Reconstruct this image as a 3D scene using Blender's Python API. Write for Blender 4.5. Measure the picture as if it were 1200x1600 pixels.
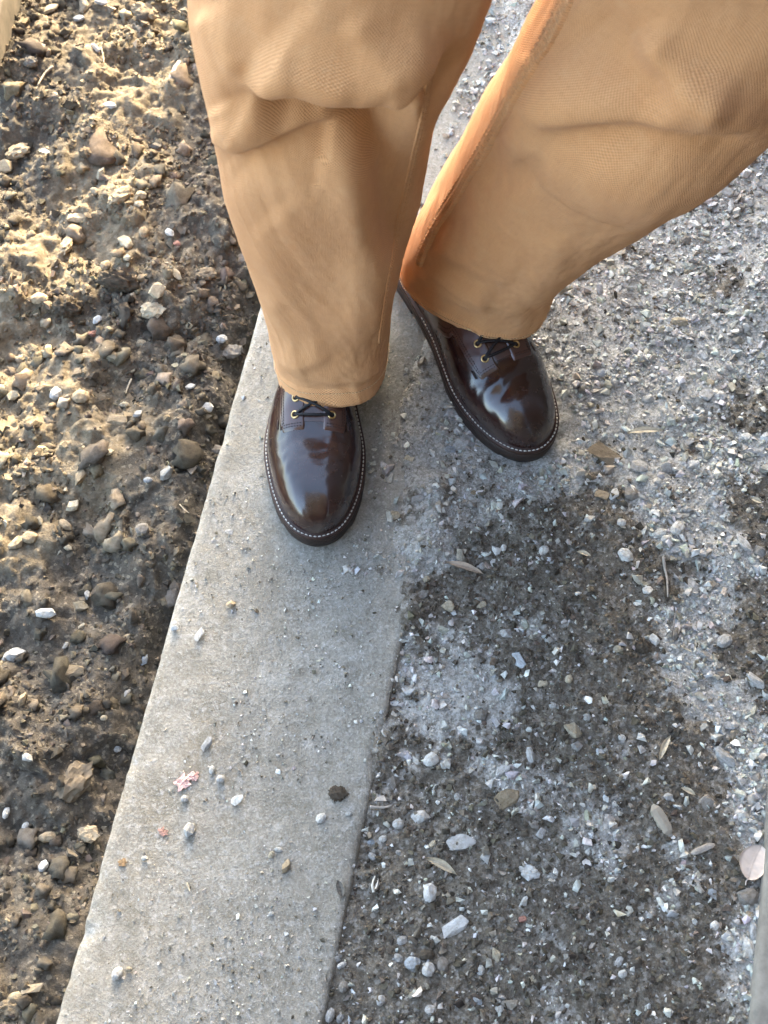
import bpy, bmesh, math, random
import numpy as np
from mathutils import Vector, Matrix

# ---------------------------------------------------------------- clear
for o in list(bpy.data.objects):
    bpy.data.objects.remove(o, do_unlink=True)
scene = bpy.context.scene
COL = scene.collection
RNG = np.random.default_rng(7)
random.seed(7)

# ---------------------------------------------------------------- camera
FPX = 2200.0            # focal length in photo pixels (1200 x 1600)
TH = math.radians(25.0)  # tilt from straight down
HC = 1.345              # camera height over the slab
ST, CT = math.sin(TH), math.cos(TH)
cam = bpy.data.cameras.new('camera')
cam.sensor_fit = 'VERTICAL'
cam.sensor_height = 24.0
cam.lens = 24.0 * FPX / 1600.0
cam.clip_start = 0.01
cam.clip_end = 500.0
cam.dof.use_dof = True
cam.dof.focus_distance = 1.44
cam.dof.aperture_fstop = 6.5
camo = bpy.data.objects.new('camera', cam)
camo.location = (0, 0, HC)
camo.rotation_euler = (TH, 0, 0)
COL.objects.link(camo)
scene.camera = camo

# ---------------------------------------------------------------- light
SUN_EL = math.radians(21)
SUN_AZ = math.radians(12)     # direction to the sun, clockwise from +Y (towards +X)
world = bpy.data.worlds.new('World')
scene.world = world
world.use_nodes = True
wn = world.node_tree
bg = wn.nodes['Background']
sky = wn.nodes.new('ShaderNodeTexSky')
sky.sky_type = 'NISHITA'
sky.sun_disc = False
sky.sun_elevation = SUN_EL
sky.sun_rotation = SUN_AZ
sky.air_density = 0.75
sky.dust_density = 2.5
sky.ozone_density = 0.4
wn.links.new(sky.outputs[0], bg.inputs[0])
bg.inputs[1].default_value = 0.15
sun = bpy.data.lights.new('sun', 'SUN')
sun.energy = 2.0
sun.angle = math.radians(1.5)
sun.color = (1.0, 0.84, 0.62)
suno = bpy.data.objects.new('sun', sun)
sd = Vector((math.sin(SUN_AZ) * math.cos(SUN_EL), math.cos(SUN_AZ) * math.cos(SUN_EL), math.sin(SUN_EL)))
suno.rotation_euler = sd.to_track_quat('Z', 'Y').to_euler()
suno.location = (3, 2, 6)
COL.objects.link(suno)
scene.view_settings.view_transform = 'Standard'
scene.view_settings.look = 'None'
scene.view_settings.gamma = 1.0
scene.view_settings.exposure = 3.85
scene.view_settings.use_white_balance = True       # the camera's white balance, set for open shade
scene.view_settings.white_balance_temperature = 7150
scene.view_settings.white_balance_tint = 6
scene.view_settings.use_curve_mapping = False
scene.render.engine = 'CYCLES'
scene.cycles.use_denoising = True
scene.cycles.denoising_input_passes = 'RGB_ALBEDO_NORMAL'
scene.cycles.denoising_prefilter = 'ACCURATE'
scene.cycles.max_bounces = 6
scene.cycles.diffuse_bounces = 2

# ---------------------------------------------------------------- helpers
def G(px, py, z=0.0):
    """photo pixel -> point of the horizontal plane at height z (a measuring aid for laying out the place)"""
    u, v = (px - 600) / FPX, (py - 800) / FPX
    t = (HC - z) / (CT + v * ST)
    return Vector((u * t, (ST - v * CT) * t, z))

def PD(px, py, d):
    u, v = (px - 600) / FPX, (py - 800) / FPX
    return Vector((u * d, (ST - v * CT) * d, HC - (CT + v * ST) * d))

def to_px(P):
    """(N,3) world -> (N,2) photo pixels"""
    d = (HC - P[:, 2]) * CT + P[:, 1] * ST
    d = np.maximum(d, 0.05)
    w = -P[:, 1] * CT + (HC - P[:, 2]) * ST
    return np.stack([600 + FPX * P[:, 0] / d, 800 + FPX * w / d], 1)

_ang = np.random.default_rng(11).random((256, 256)) * 2 * np.pi
_gx, _gy = np.cos(_ang), np.sin(_ang)
def noise(x, y, s=0):
    x = np.asarray(x, float) + s * 17.31
    y = np.asarray(y, float) + s * 41.77
    xi, yi = np.floor(x).astype(int), np.floor(y).astype(int)
    xf, yf = x - xi, y - yi
    u, v = xf ** 3 * (xf * (xf * 6 - 15) + 10), yf ** 3 * (yf * (yf * 6 - 15) + 10)
    def g(ix, iy, dx, dy):
        a, b = ix & 255, iy & 255
        return _gx[a, b] * dx + _gy[a, b] * dy
    n00 = g(xi, yi, xf, yf); n10 = g(xi + 1, yi, xf - 1, yf)
    n01 = g(xi, yi + 1, xf, yf - 1); n11 = g(xi + 1, yi + 1, xf - 1, yf - 1)
    return 1.5 * ((n00 * (1 - u) + n10 * u) * (1 - v) + (n01 * (1 - u) + n11 * u) * v)

def fbm(x, y, o=4, s=0, r=0.5):
    t, a = 0, 1.0
    for k in range(o):
        t = t + a * noise(x * 2 ** k, y * 2 ** k, s + k * 3)
        a *= r
    return t

_jx = np.random.default_rng(12).random((256, 256)); _jy = np.random.default_rng(13).random((256, 256)); _jv = np.random.default_rng(14).random((256, 256))
def cells(x, y, s=0):
    """cell noise: rounded lumps with crevices between them, each lump of its own height"""
    x = np.asarray(x, float) + s * 13.7; y = np.asarray(y, float) + s * 29.1
    xi, yi = np.floor(x).astype(int), np.floor(y).astype(int)
    best = np.full(np.shape(x), 9.0); val = np.zeros(np.shape(x))
    for dx in (-1, 0, 1):
        for dy in (-1, 0, 1):
            a, b = (xi + dx) & 255, (yi + dy) & 255
            d = (xi + dx + _jx[a, b] - x) ** 2 + (yi + dy + _jy[a, b] - y) ** 2
            up = d < best
            best = np.where(up, d, best); val = np.where(up, _jv[a, b], val)
    return np.sqrt(np.clip(1 - best, 0, 1)) * (0.25 + 0.75 * val)

def sstep(a, b, x):
    t = np.clip((x - a) / (b - a), 0, 1)
    return t * t * (3 - 2 * t)

def link(o, parent=None):
    COL.objects.link(o)
    if parent is not None:
        o.parent = parent
    return o

def mesh_np(name, V, F, smooth=True):
    """V (N,3), F (M,k) arrays"""
    me = bpy.data.meshes.new(name)
    V = np.ascontiguousarray(V, np.float32)
    F = np.ascontiguousarray(F, np.int32)
    k = F.shape[1]
    me.vertices.add(len(V)); me.vertices.foreach_set('co', V.ravel())
    me.loops.add(F.size); me.loops.foreach_set('vertex_index', F.ravel())
    me.polygons.add(len(F))
    me.polygons.foreach_set('loop_start', np.arange(0, F.size, k, dtype=np.int32))
    me.update(calc_edges=True)
    me.polygons.foreach_set('use_smooth', np.full(len(F), smooth))
    return me

def obj(name, me, mat=None, parent=None):
    o = bpy.data.objects.new(name, me)
    if mat is not None:
        me.materials.clear(); me.materials.append(mat)
    return link(o, parent)

def tag(o, label=None, cat=None, group=None, kind=None):
    if label: o['label'] = label
    if cat: o['category'] = cat
    if group: o['group'] = group
    if kind: o['kind'] = kind
    return o

def grid_faces(nu, nv, wrap=False):
    """nu rows of nv verts"""
    i, j = np.meshgrid(np.arange(nu - 1), np.arange(nv if wrap else nv - 1), indexing='ij')
    a = i * nv + j
    b = i * nv + (j + 1) % nv
    c = (i + 1) * nv + (j + 1) % nv
    d = (i + 1) * nv + j
    return np.stack([a, b, c, d], -1).reshape(-1, 4)

def add_col(me, name, C):
    at = me.color_attributes.new(name, 'FLOAT_COLOR', 'POINT')
    C4 = np.ones((len(me.vertices), 4), np.float32)
    C4[:, :C.shape[1]] = C
    at.data.foreach_set('color', C4.ravel())

def tube(points, rad, seg=8, closed=False):
    """tube mesh arrays along a polyline"""
    P = np.asarray(points, float)
    n = len(P)
    T = np.gradient(P, axis=0)
    if closed:
        T = np.roll(P, -1, 0) - np.roll(P, 1, 0)
    T /= np.linalg.norm(T, axis=1)[:, None] + 1e-12
    up = np.array([0.13, 0.21, 0.97])
    A = np.cross(T, up); A /= np.linalg.norm(A, axis=1)[:, None] + 1e-12
    B = np.cross(T, A)
    r = np.broadcast_to(np.asarray(rad, float), (n,))
    ph = np.linspace(0, 2 * np.pi, seg, endpoint=False)
    V = P[:, None] + r[:, None, None] * (np.cos(ph)[None, :, None] * A[:, None] + np.sin(ph)[None, :, None] * B[:, None])
    F = grid_faces(n + (1 if closed else 0), seg, True)
    if closed:
        F = F % (n * seg)
        V = V.reshape(-1, 3)
    else:
        V = V.reshape(-1, 3)
        V = np.vstack([V, P[0], P[-1]])
        j = np.arange(seg)
        c0 = np.stack([(j + 1) % seg, j, np.full(seg, n * seg), np.full(seg, n * seg)], 1)
        e = (n - 1) * seg
        c1 = np.stack([e + j, e + (j + 1) % seg, np.full(seg, n * seg + 1), np.full(seg, n * seg + 1)], 1)
        # triangles are written as quads by splitting later: keep separate lists
        return V, F, np.vstack([c0[:, :3], c1[:, :3]])
    return V, F, np.zeros((0, 3), int)

def merge(parts):
    """list of (V, quads, tris) -> mesh of triangles arrays"""
    Vs, Fs, off = [], [], 0
    for V, Q, T in parts:
        if len(Q):
            Fs.append(np.stack([Q[:, 0], Q[:, 1], Q[:, 2]], 1) + off)
            Fs.append(np.stack([Q[:, 0], Q[:, 2], Q[:, 3]], 1) + off)
        if len(T):
            Fs.append(np.asarray(T) + off)
        Vs.append(V); off += len(V)
    return np.vstack(Vs), np.vstack(Fs)

# ---------------------------------------------------------------- node helpers
class N:
    def __init__(self, name):
        self.m = bpy.data.materials.new(name)
        self.m.use_nodes = True
        self.t = self.m.node_tree
        self.b = self.t.nodes['Principled BSDF']
        self.b.inputs['Specular IOR Level'].default_value = 0.3
    def n(self, typ, **kw):
        x = self.t.nodes.new(typ)
        for k, v in kw.items():
            if k.startswith('i_'):
                x.inputs[k[2:].replace('_', ' ')].default_value = v
            else:
                setattr(x, k, v)
        return x
    def l(self, a, b):
        self.t.links.new(a, b)
    def coord(self, which='Object'):
        return self.n('ShaderNodeTexCoord').outputs[which]
    def noise(self, vec, scale, detail=4, rough=0.6, dist=0):
        x = self.n('ShaderNodeTexNoise')
        x.inputs['Scale'].default_value = scale
        x.inputs['Detail'].default_value = detail
        x.inputs['Roughness'].default_value = rough
        x.inputs['Distortion'].default_value = dist
        self.l(vec, x.inputs['Vector'])
        return x.outputs['Fac']
    def cell(self, vec, scale):
        """random grey value per small grain"""
        x = self.n('ShaderNodeTexVoronoi')
        x.inputs['Scale'].default_value = scale
        self.l(vec, x.inputs['Vector'])
        sp = self.n('ShaderNodeSeparateColor'); self.l(x.outputs['Color'], sp.inputs[0])
        return sp.outputs[0], x.outputs['Distance']
    def ramp(self, fac, *stops):
        x = self.n('ShaderNodeValToRGB')
        e = x.color_ramp.elements
        while len(e) < len(stops): e.new(0.5)
        for q, (p, c) in zip(e, stops):
            q.position = p
            q.color = (*c, 1) if not isinstance(c, (int, float)) else (c, c, c, 1)
        self.l(fac, x.inputs[0])
        return x.outputs[0]
    def mix(self, fac, a, b, blend='MIX'):
        x = self.n('ShaderNodeMix', data_type='RGBA', blend_type=blend)
        for s, v in ((x.inputs['Factor'], fac), (x.inputs['A'], a), (x.inputs['B'], b)):
            if hasattr(v, 'links') or isinstance(v, bpy.types.NodeSocket): self.l(v, s)
            elif isinstance(v, (int, float)):
                s.default_value = v if s.name == 'Factor' else (v, v, v, 1)
            else: s.default_value = (*v, 1)
        return x.outputs['Result']
    def math(self, op, a, b=0.0, c=None):
        x = self.n('ShaderNodeMath', operation=op)
        for s, v in zip(x.inputs, (a, b, c)):
            if v is None: continue
            if isinstance(v, bpy.types.NodeSocket): self.l(v, s)
            else: s.default_value = v
        return x.outputs[0]
    def bump(self, h, strength=0.5, dist=0.002, normal=None):
        x = self.n('ShaderNodeBump')
        x.inputs['Strength'].default_value = strength
        x.inputs['Distance'].default_value = dist
        self.l(h, x.inputs['Height'])
        if normal is not None: self.l(normal, x.inputs['Normal'])
        return x.outputs[0]
    def set(self, col=None, rough=None, nor=None, **kw):
        for s, v in (('Base Color', col), ('Roughness', rough), ('Normal', nor)):
            if v is None: continue
            if isinstance(v, bpy.types.NodeSocket): self.l(v, self.b.inputs[s])
            elif isinstance(v, (int, float)): self.b.inputs[s].default_value = v
            else: self.b.inputs[s].default_value = (*v, 1)
        for k, v in kw.items():
            self.b.inputs[k.replace('_', ' ')].default_value = v
        return self.m

# ---------------------------------------------------------------- layout of the place
EL0, EL1 = G(85, 1600), G(416, 440)          # slab's left edge
ER0 = G(512, 1565)                            # on its right edge
SDIR = np.array([EL1.x - EL0.x, EL1.y - EL0.y]); SDIR /= np.linalg.norm(SDIR)
SNRM = np.array([SDIR[1], -SDIR[0]])          # to the right of the slab
SO = np.array([EL0.x, EL0.y])
SW = float((np.array([ER0.x, ER0.y]) - SO) @ SNRM)   # slab width

def slab_uv(x, y):
    dx, dy = x - SO[0], y - SO[1]
    return dx * SDIR[0] + dy * SDIR[1], dx * SNRM[0] + dy * SNRM[1]

def blob(x, y, px, py, r, sx=1.0, sy=1.0):
    c = G(px, py); k = (G(px + 1, py) - c).length
    return np.exp(-(((x - c.x) / (r * k * sx)) ** 2 + ((y - c.y) / (r * k * sy)) ** 2))

def stroke(x, y, pts, r):
    d = np.full(np.shape(x), 1e9)
    P = [G(*p) for p in pts]
    for a, b in zip(P[:-1], P[1:]):
        ab = np.array([b.x - a.x, b.y - a.y]); L2 = ab @ ab
        t = np.clip(((x - a.x) * ab[0] + (y - a.y) * ab[1]) / L2, 0, 1)
        d = np.minimum(d, np.hypot(x - a.x - t * ab[0], y - a.y - t * ab[1]))
    return np.exp(-(d / (r / 1500.0)) ** 2)

def grey_mask(x, y):
    """where pale crushed-stone dust covers the soil right of the slab"""
    yb = G(600, 815).y
    m = sstep(yb - 0.05, yb + 0.05, y + 0.05 * noise(x * 7, y * 7, 3) + 0.02 * noise(x * 25, y * 25, 4))
    m = np.maximum(m, 1.1 * blob(x, y, 715, 1075, 95, 1.0, 1.25))
    m = np.maximum(m, 1.05 * stroke(x, y, [(1100, 790), (1150, 880), (1075, 985), (1085, 1060), (1150, 1130), (1190, 1220), (1205, 1330)], 52))
    m = np.maximum(m, 0.8 * stroke(x, y, [(1210, 1330), (1175, 1420), (1165, 1600), (1160, 1700)], 34))
    m = np.maximum(m, 0.75 * stroke(x, y, [(760, 1190), (840, 1240), (930, 1290), (960, 1320)], 40))
    m = np.maximum(m, 0.62 * stroke(x, y, [(1060, 1330), (1090, 1370), (1010, 1430)], 26))
    m = np.maximum(m, 0.6 * stroke(x, y, [(880, 790), (1000, 810), (1060, 860)], 30))
    m = np.maximum(m, 1.0 * stroke(x, y, [(655, 850), (690, 780), (700, 650)], 70))
    m = m - 0.95 * blob(x, y, 1165, 640, 40, 1.1, 1.6) - 0.8 * blob(x, y, 1132, 452, 34) - 0.6 * blob(x, y, 1000, 408, 30)
    m = m - 0.9 * blob(x, y, 1190, 780, 36) - 0.6 * blob(x, y, 1085, 700, 22) - 0.35 * blob(x, y, 730, 740, 50)
    m = m - 0.5 * blob(x, y, 850, 800, 60, 1.3, 0.7)
    n = 0.40 * fbm(x * 13, y * 13, 5, 21, 0.85)
    return 0.94 * sstep(0.30, 0.78, m + n) + 0.03

def dry_sun_mask(x, y):
    """dry sandy soil against damp dark soil, left of the slab; sun and corner shade painted in"""
    m = 0.19 + 0 * x
    m = m + 0.75 * stroke(x, y, [(300, -60), (180, 150), (110, 330), (30, 470), (-60, 640)], 200)  # dry sand, plus the sunlit band painted into the soil colour
    m = m + 0.5 * blob(x, y, 40, 640, 110, 1, 1) + 0.55 * blob(x, y, 20, 830, 50) + 0.45 * blob(x, y, 130, 740, 60)  # the lowest left-edge spot puts a sun patch into the soil colour
    m = m + 0.2 * stroke(x, y, [(60, 1440), (40, 1600)], 90) + 0.5 * blob(x, y, 150, 815, 45) + 0.35 * blob(x, y, 200, 640, 50)
    m = m - 0.75 * blob(x, y, 20, 190, 75, 0.9, 1.5) - 0.5 * stroke(x, y, [(300, 130), (330, 330), (350, 420)], 60)  # the corner blob puts a cast shade into the soil colour
    m = m - 0.55 * stroke(x, y, [(160, 430), (120, 490), (260, 480)], 60)
    m = m - 0.5 * stroke(x, y, [(340, 600), (290, 760), (200, 880), (60, 900)], 70)
    m = m - 0.25 * stroke(x, y, [(60, 1150), (180, 1020)], 160)
    return sstep(0.2, 0.85, m + 0.35 * fbm(x * 13, y * 13, 4, 31, 0.6))

def ground_h(x, y):
    x = np.asarray(x, float); y = np.asarray(y, float)
    su, sv = slab_uv(x, y)
    # left: rough dug soil, lower than the slab
    big = 0.016 * fbm(x * 5.5, y * 5.5, 2, 41)
    mid = 0.011 * fbm(x * 17, y * 17, 3, 42, 0.55)
    bil = 0.009 * np.abs(fbm(x * 38, y * 38, 3, 43, 0.6))
    fine = 0.0035 * fbm(x * 95, y * 95, 2, 44)
    smooth = np.clip(blob(x, y, 285, 180, 50, .8, 1.6) + blob(x, y, 180, 700, 45) + blob(x, y, 190, 840, 45) + blob(x, y, 120, 1010, 110, 1.2, .8) + blob(x, y, 60, 1450, 80) + blob(x, y, 150, 180, 60), 0, 1)
    wx = x + 0.006 * noise(x * 40, y * 40, 46); wy = y + 0.006 * noise(x * 40, y * 40, 47)
    lumps = 0.019 * cells(wx * 27, wy * 27, 1) * np.clip(0.55 + 1.1 * fbm(x * 9, y * 9, 2, 48), 0.05, 1.2) + 0.0075 * cells(wx * 60, wy * 60, 2) + 0.0015 * cells(wx * 140, wy * 140, 3)
    left = -0.070 + big * 1.15 + (mid * 0.8 + lumps + fine) * (1 - 0.65 * smooth) + 0.010 * smooth
    left = left + 0.022 * stroke(x, y, [(330, 600), (270, 790), (200, 920)], 75) + 0.02 * blob(x, y, 150, 450, 120)
    left = left - 0.045 * np.exp(-((sv + 0.010) / 0.026) ** 2) * sstep(G(0, 1330).y, G(0, 1000).y, y) * (0.6 + 0.5 * noise(su * 9, su * 3, 5))
    left = left + 0.024 * sstep(G(0, 1150).y, G(0, 1600).y, y) * np.exp(-(np.minimum(sv, 0) / 0.10) ** 2)
    # right: packed crushed stone, about level with the slab
    g = grey_mask(x, y)
    right = -0.0075 + (1.1 - 0.5 * g) * 0.0032 * cells(x * 150, y * 150, 4) + 0.0035 * fbm(x * 6, y * 6, 3, 51) + 0.0022 * fbm(x * 40, y * 40, 3, 52) 
    cover = sstep(G(0, 960).y, G(0, 790).y, y + 0.035 * noise(x * 18, y * 18, 8))
    right = right + cover * (0.0115 + 0.003 * fbm(x * 18, y * 18, 3, 54)) * sstep(0.03, 0.0, SW - sv - 0.035 + 0.03 * noise(su * 14, su * 3, 9))
    right = right + 0.010 * stroke(x, y, [(1100, 300), (1180, 360), (1190, 480)], 70)
    right = right + 0.010 * np.exp(-((sv - SW) / 0.016) ** 2) * np.clip(fbm(su * 11, sv * 11, 3, 57) * 1.3 - 0.1, 0, 1)
    w = sstep(0.02, SW - 0.035, sv)
    h = left * (1 - w) + right * w
    und = (sv > 0.0) & (sv < 0.05)
    h = np.where(und, np.minimum(h, -0.02), h)
    far = np.hypot(x, y - 0.7)
    return h + 0.05 * fbm(x * 0.35, y * 0.35, 2, 60) * sstep(1.5, 6, far)

# ---------------------------------------------------------------- materials
def mat_ground():
    m = N('soil_and_gravel_dust')
    co = m.coord('Object')
    at = m.n('ShaderNodeVertexColor', layer_name='zone').outputs[0]
    sep = m.n('ShaderNodeSeparateColor'); m.l(at, sep.inputs[0])
    grey, dry, side = sep.outputs[0], sep.outputs[1], sep.outputs[2]
    n1 = m.noise(co, 55, 6, 0.7); n2 = m.noise(co, 420, 4, 0.7); n3 = m.noise(co, 14, 4, 0.6)
    n4 = m.noise(co, 170, 5, 0.75)
    damp = m.ramp(m.math('ADD', m.math('MULTIPLY', n1, 0.5), m.math('MULTIPLY', n4, 0.5)), (0.35, (0.042, 0.035, 0.027)), (0.5, (0.082, 0.069, 0.053)), (0.66, (0.140, 0.119, 0.092)))
    sand = m.ramp(n1, (0.2, (0.100, 0.080, 0.053)), (0.5, (0.172, 0.137, 0.091)), (0.8, (0.245, 0.20, 0.138)))
    left = m.mix(m.math('ADD', dry, m.math('MULTIPLY', m.math('SUBTRACT', n2, 0.5), 0.5)), damp, sand)  # the dry zone also carries painted sun and shade
    nm = m.math('ADD', m.math('MULTIPLY', n1, 0.45), m.math('MULTIPLY', n4, 0.55))
    dark = m.ramp(nm, (0.33, (0.054, 0.044, 0.032)), (0.5, (0.102, 0.085, 0.063)), (0.68, (0.172, 0.147, 0.113)))
    dust = m.ramp(nm, (0.32, (0.16, 0.15, 0.13)), (0.5, (0.315, 0.303, 0.272)), (0.68, (0.47, 0.46, 0.425)))
    gm = m.math('ADD', grey, m.math('ADD', m.math('MULTIPLY', m.math('SUBTRACT', n2, 0.5), 0.6), m.math('MULTIPLY', m.math('SUBTRACT', n4, 0.5), 0.9)))
    right = m.mix(gm, dark, dust)
    g1, gd = m.cell(co, 300); g2, _ = m.cell(co, 560)
    right = m.mix(m.ramp(g2, (0.0, 0.28), (0.45, 0.0)), right, (0.08, 0.07, 0.054))
    right = m.mix(m.math('MULTIPLY', m.ramp(g2, (0.55, 0.0), (1.0, 0.8)), m.math('ADD', m.math('MULTIPLY', grey, 0.8), 0.12)), right, (0.48, 0.475, 0.45))
    right = m.mix(m.math('MULTIPLY', m.ramp(g1, (0.84, 0.0), (0.88, 0.9)), m.math('ADD', m.math('MULTIPLY', grey, 0.7), 0.3)), right, (0.42, 0.41, 0.38))
    left = m.mix(m.ramp(g2, (0.0, 0.3), (0.45, 0.0)), left, (0.05, 0.042, 0.032))
    left = m.mix(m.ramp(g1, (0.88, 0.0), (0.93, 0.6)), left, (0.26, 0.22, 0.16))
    c = m.mix(side, left, right)
    sp = m.ramp(m.noise(co, 900, 2, 0.5), (0.62, 0.0), (0.72, 0.22))
    c = m.mix(sp, c, (0.4, 0.38, 0.34))
    h = m.math('ADD', m.math('MULTIPLY', n2, 0.5), n1)
    return m.set(c, m.ramp(n3, (0.3, 0.78), (0.7, 0.97)), m.bump(m.math('ADD', h, m.math('MULTIPLY', n4, 0.9)), 0.85, 0.005))

def mat_concrete():
    m = N('dusty_concrete')
    co = m.coord('Object')
    n0 = m.noise(co, 4.5, 5, 0.62, 0.4); n1 = m.noise(co, 26, 6, 0.75); n2 = m.noise(co, 420, 4, 0.8); n3 = m.noise(co, 110, 5, 0.75)
    c = m.ramp(n0, (0.3, (0.200, 0.180, 0.142)), (0.5, (0.262, 0.242, 0.202)), (0.72, (0.322, 0.308, 0.270)))
    c = m.mix(m.ramp(n1, (0.36, 0.75), (0.54, 0.0)), c, (0.150, 0.137, 0.108))
    c = m.mix(m.ramp(n3, (0.53, 0.0), (0.70, 0.75)), c, (0.43, 0.42, 0.40))
    c = m.mix(m.ramp(n3, (0.32, 0.6), (0.46, 0.0)), c, (0.175, 0.158, 0.128))
    c = m.mix(m.ramp(n2, (0.30, 0.8), (0.46, 0.0)), c, (0.11, 0.10, 0.08))
    c = m.mix(m.ramp(n2, (0.56, 0.0), (0.70, 0.7)), c, (0.52, 0.51, 0.49))
    sy = m.n('ShaderNodeSeparateXYZ'); m.l(co, sy.inputs[0])
    dustf = m.math('ADD', sy.outputs[1], m.math('MULTIPLY', m.math('SUBTRACT', n1, 0.5), 0.9))
    c = m.mix(m.ramp(dustf, (0.30, 0.0), (0.85, 0.55)), c, m.mix(n2, (0.18, 0.176, 0.157), (0.395, 0.39, 0.355)))
    g1, gd = m.cell(co, 330); g2, _ = m.cell(co, 620)
    c = m.mix(m.ramp(g1, (0.90, 0.0), (0.95, 0.35)), c, (0.43, 0.42, 0.385))
    c = m.mix(m.ramp(g1, (0.05, 0.3), (0.08, 0.0)), c, (0.11, 0.098, 0.077))
    c = m.mix(m.ramp(g2, (0.0, 0.18), (0.5, 0.0)), c, (0.12, 0.11, 0.09))
    c = m.mix(m.ramp(g2, (0.6, 0.0), (1.0, 0.16)), c, (0.46, 0.45, 0.42))
    # dark damp crumbs trodden into the surface
    sm = m.ramp(m.noise(co, 5.5, 7, 0.78, 1.2), (0.50, 0.0), (0.66, 0.5))
    c = m.mix(sm, c, (0.165, 0.148, 0.115))
    st = m.ramp(m.noise(co, 9, 6, 0.75, 0.6), (0.58, 0.0), (0.70, 0.62))
    c = m.mix(st, c, (0.15, 0.13, 0.10))
    h = m.math('ADD', m.math('MULTIPLY', n2, 0.7), m.math('ADD', n1, m.math('ADD', m.math('MULTIPLY', n3, 0.8), m.math('MULTIPLY', g1, 0.35))))
    return m.set(c, 0.94, m.bump(h, 0.8, 0.003))

def mat_stone(name='stone_surface', attr=None, rough=0.9):
    m = N(name)
    co = m.coord('Object')
    base = m.n('ShaderNodeVertexColor', layer_name=attr).outputs[0] if attr else m.n('ShaderNodeObjectInfo').outputs['Color']
    k = 1.0 if attr else 0.017
    n1 = m.noise(co, 130 * k, 6, 0.72); n2 = m.noise(co, 600 * k, 4, 0.7)
    c = m.mix(m.ramp(n1, (0.32, 0.9), (0.58, 0.0)), base, m.mix(1.0, base, (0.52, 0.47, 0.39), 'MULTIPLY'))
    c = m.mix(m.ramp(n2, (0.55, 0.0), (0.75, 0.35)), c, m.mix(1.0, base, (1.25, 1.25, 1.25), 'MULTIPLY'))
    return m.set(c, rough, m.bump(m.math('ADD', n1, m.math('MULTIPLY', n2, 0.6)), 0.7, 0.0018 if attr else 0.0025))

def mat_plain(name, col, rough=0.8, var=0.25, scale=120, bump=0.3, **kw):
    m = N(name)
    co = m.coord('Object')
    n1 = m.noise(co, scale, 4, 0.65)
    a = tuple(max(0, c * (1 - var)) for c in col); b = tuple(min(1, c * (1 + var)) for c in col)
    return m.set(m.ramp(n1, (0.3, a), (0.7, b)), rough, m.bump(n1, bump, 0.001), **kw)

def mat_canvas(name, tint=1.0):
    m = N(name)
    uv = m.coord('UV')
    co = m.coord('Object')
    sx = m.n('ShaderNodeSeparateXYZ'); m.l(uv, sx.inputs[0])
    # slightly wandering threads
    wob = m.noise(uv, 70, 2, 0.5)
    u = m.math('ADD', sx.outputs[0], m.math('MULTIPLY', wob, 0.0012))
    v = m.math('ADD', sx.outputs[1], m.math('MULTIPLY', wob, 0.0010))
    P = 0.0019
    warp = m.math('SINE', m.math('MULTIPLY', u, 2 * math.pi / P))
    weft = m.math('SINE', m.math('MULTIPLY', v, 2 * math.pi / P))
    weave = m.math('MULTIPLY', warp, weft)                     # plain weave over and under
    w01 = m.math('MULTIPLY_ADD', weave, 0.5, 0.5)
    # slubs: uneven single threads
    mu = m.n('ShaderNodeMapping'); mu.inputs['Scale'].default_value = (900, 90, 1); m.l(uv, mu.inputs[0])
    mv = m.n('ShaderNodeMapping'); mv.inputs['Scale'].default_value = (90, 900, 1); m.l(uv, mv.inputs[0])
    slub = m.math('MULTIPLY', m.math('ADD', m.noise(mu.outputs[0], 1, 3, 0.6), m.noise(mv.outputs[0], 1, 3, 0.6)), 0.5)
    big = m.noise(co, 9, 4, 0.55); mid = m.noise(co, 60, 4, 0.6)
    c = m.ramp(big, (0.3, (0.62 * tint, 0.296 * tint, 0.122 * tint)), (0.7, (0.72 * tint, 0.376 * tint, 0.172 * tint)))
    c = m.mix(m.ramp(slub, (0.38, 0.25), (0.50, 0.0)), c, (0.41 * tint, 0.19 * tint, 0.075 * tint))
    c = m.mix(m.ramp(slub, (0.53, 0.0), (0.68, 0.3)), c, (0.74 * tint, 0.45 * tint, 0.24 * tint))
    c = m.mix(m.ramp(w01, (0.05, 0.7), (0.6, 0.0)), c, (0.36 * tint, 0.18 * tint, 0.075 * tint))
    c = m.mix(m.ramp(w01, (0.6, 0.0), (0.95, 0.35)), c, (0.74 * tint, 0.46 * tint, 0.25 * tint))
    c = m.mix(m.ramp(mid, (0.55, 0.0), (0.8, 0.18)), c, (0.72 * tint, 0.47 * tint, 0.27 * tint))
    h = m.math('ADD', w01, m.math('MULTIPLY', slub, 1.2))
    return m.set(c, 0.93, m.bump(h, 0.7, 0.0009), Sheen_Weight=0.12, Sheen_Roughness=0.5, Specular_IOR_Level=0.15)

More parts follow.
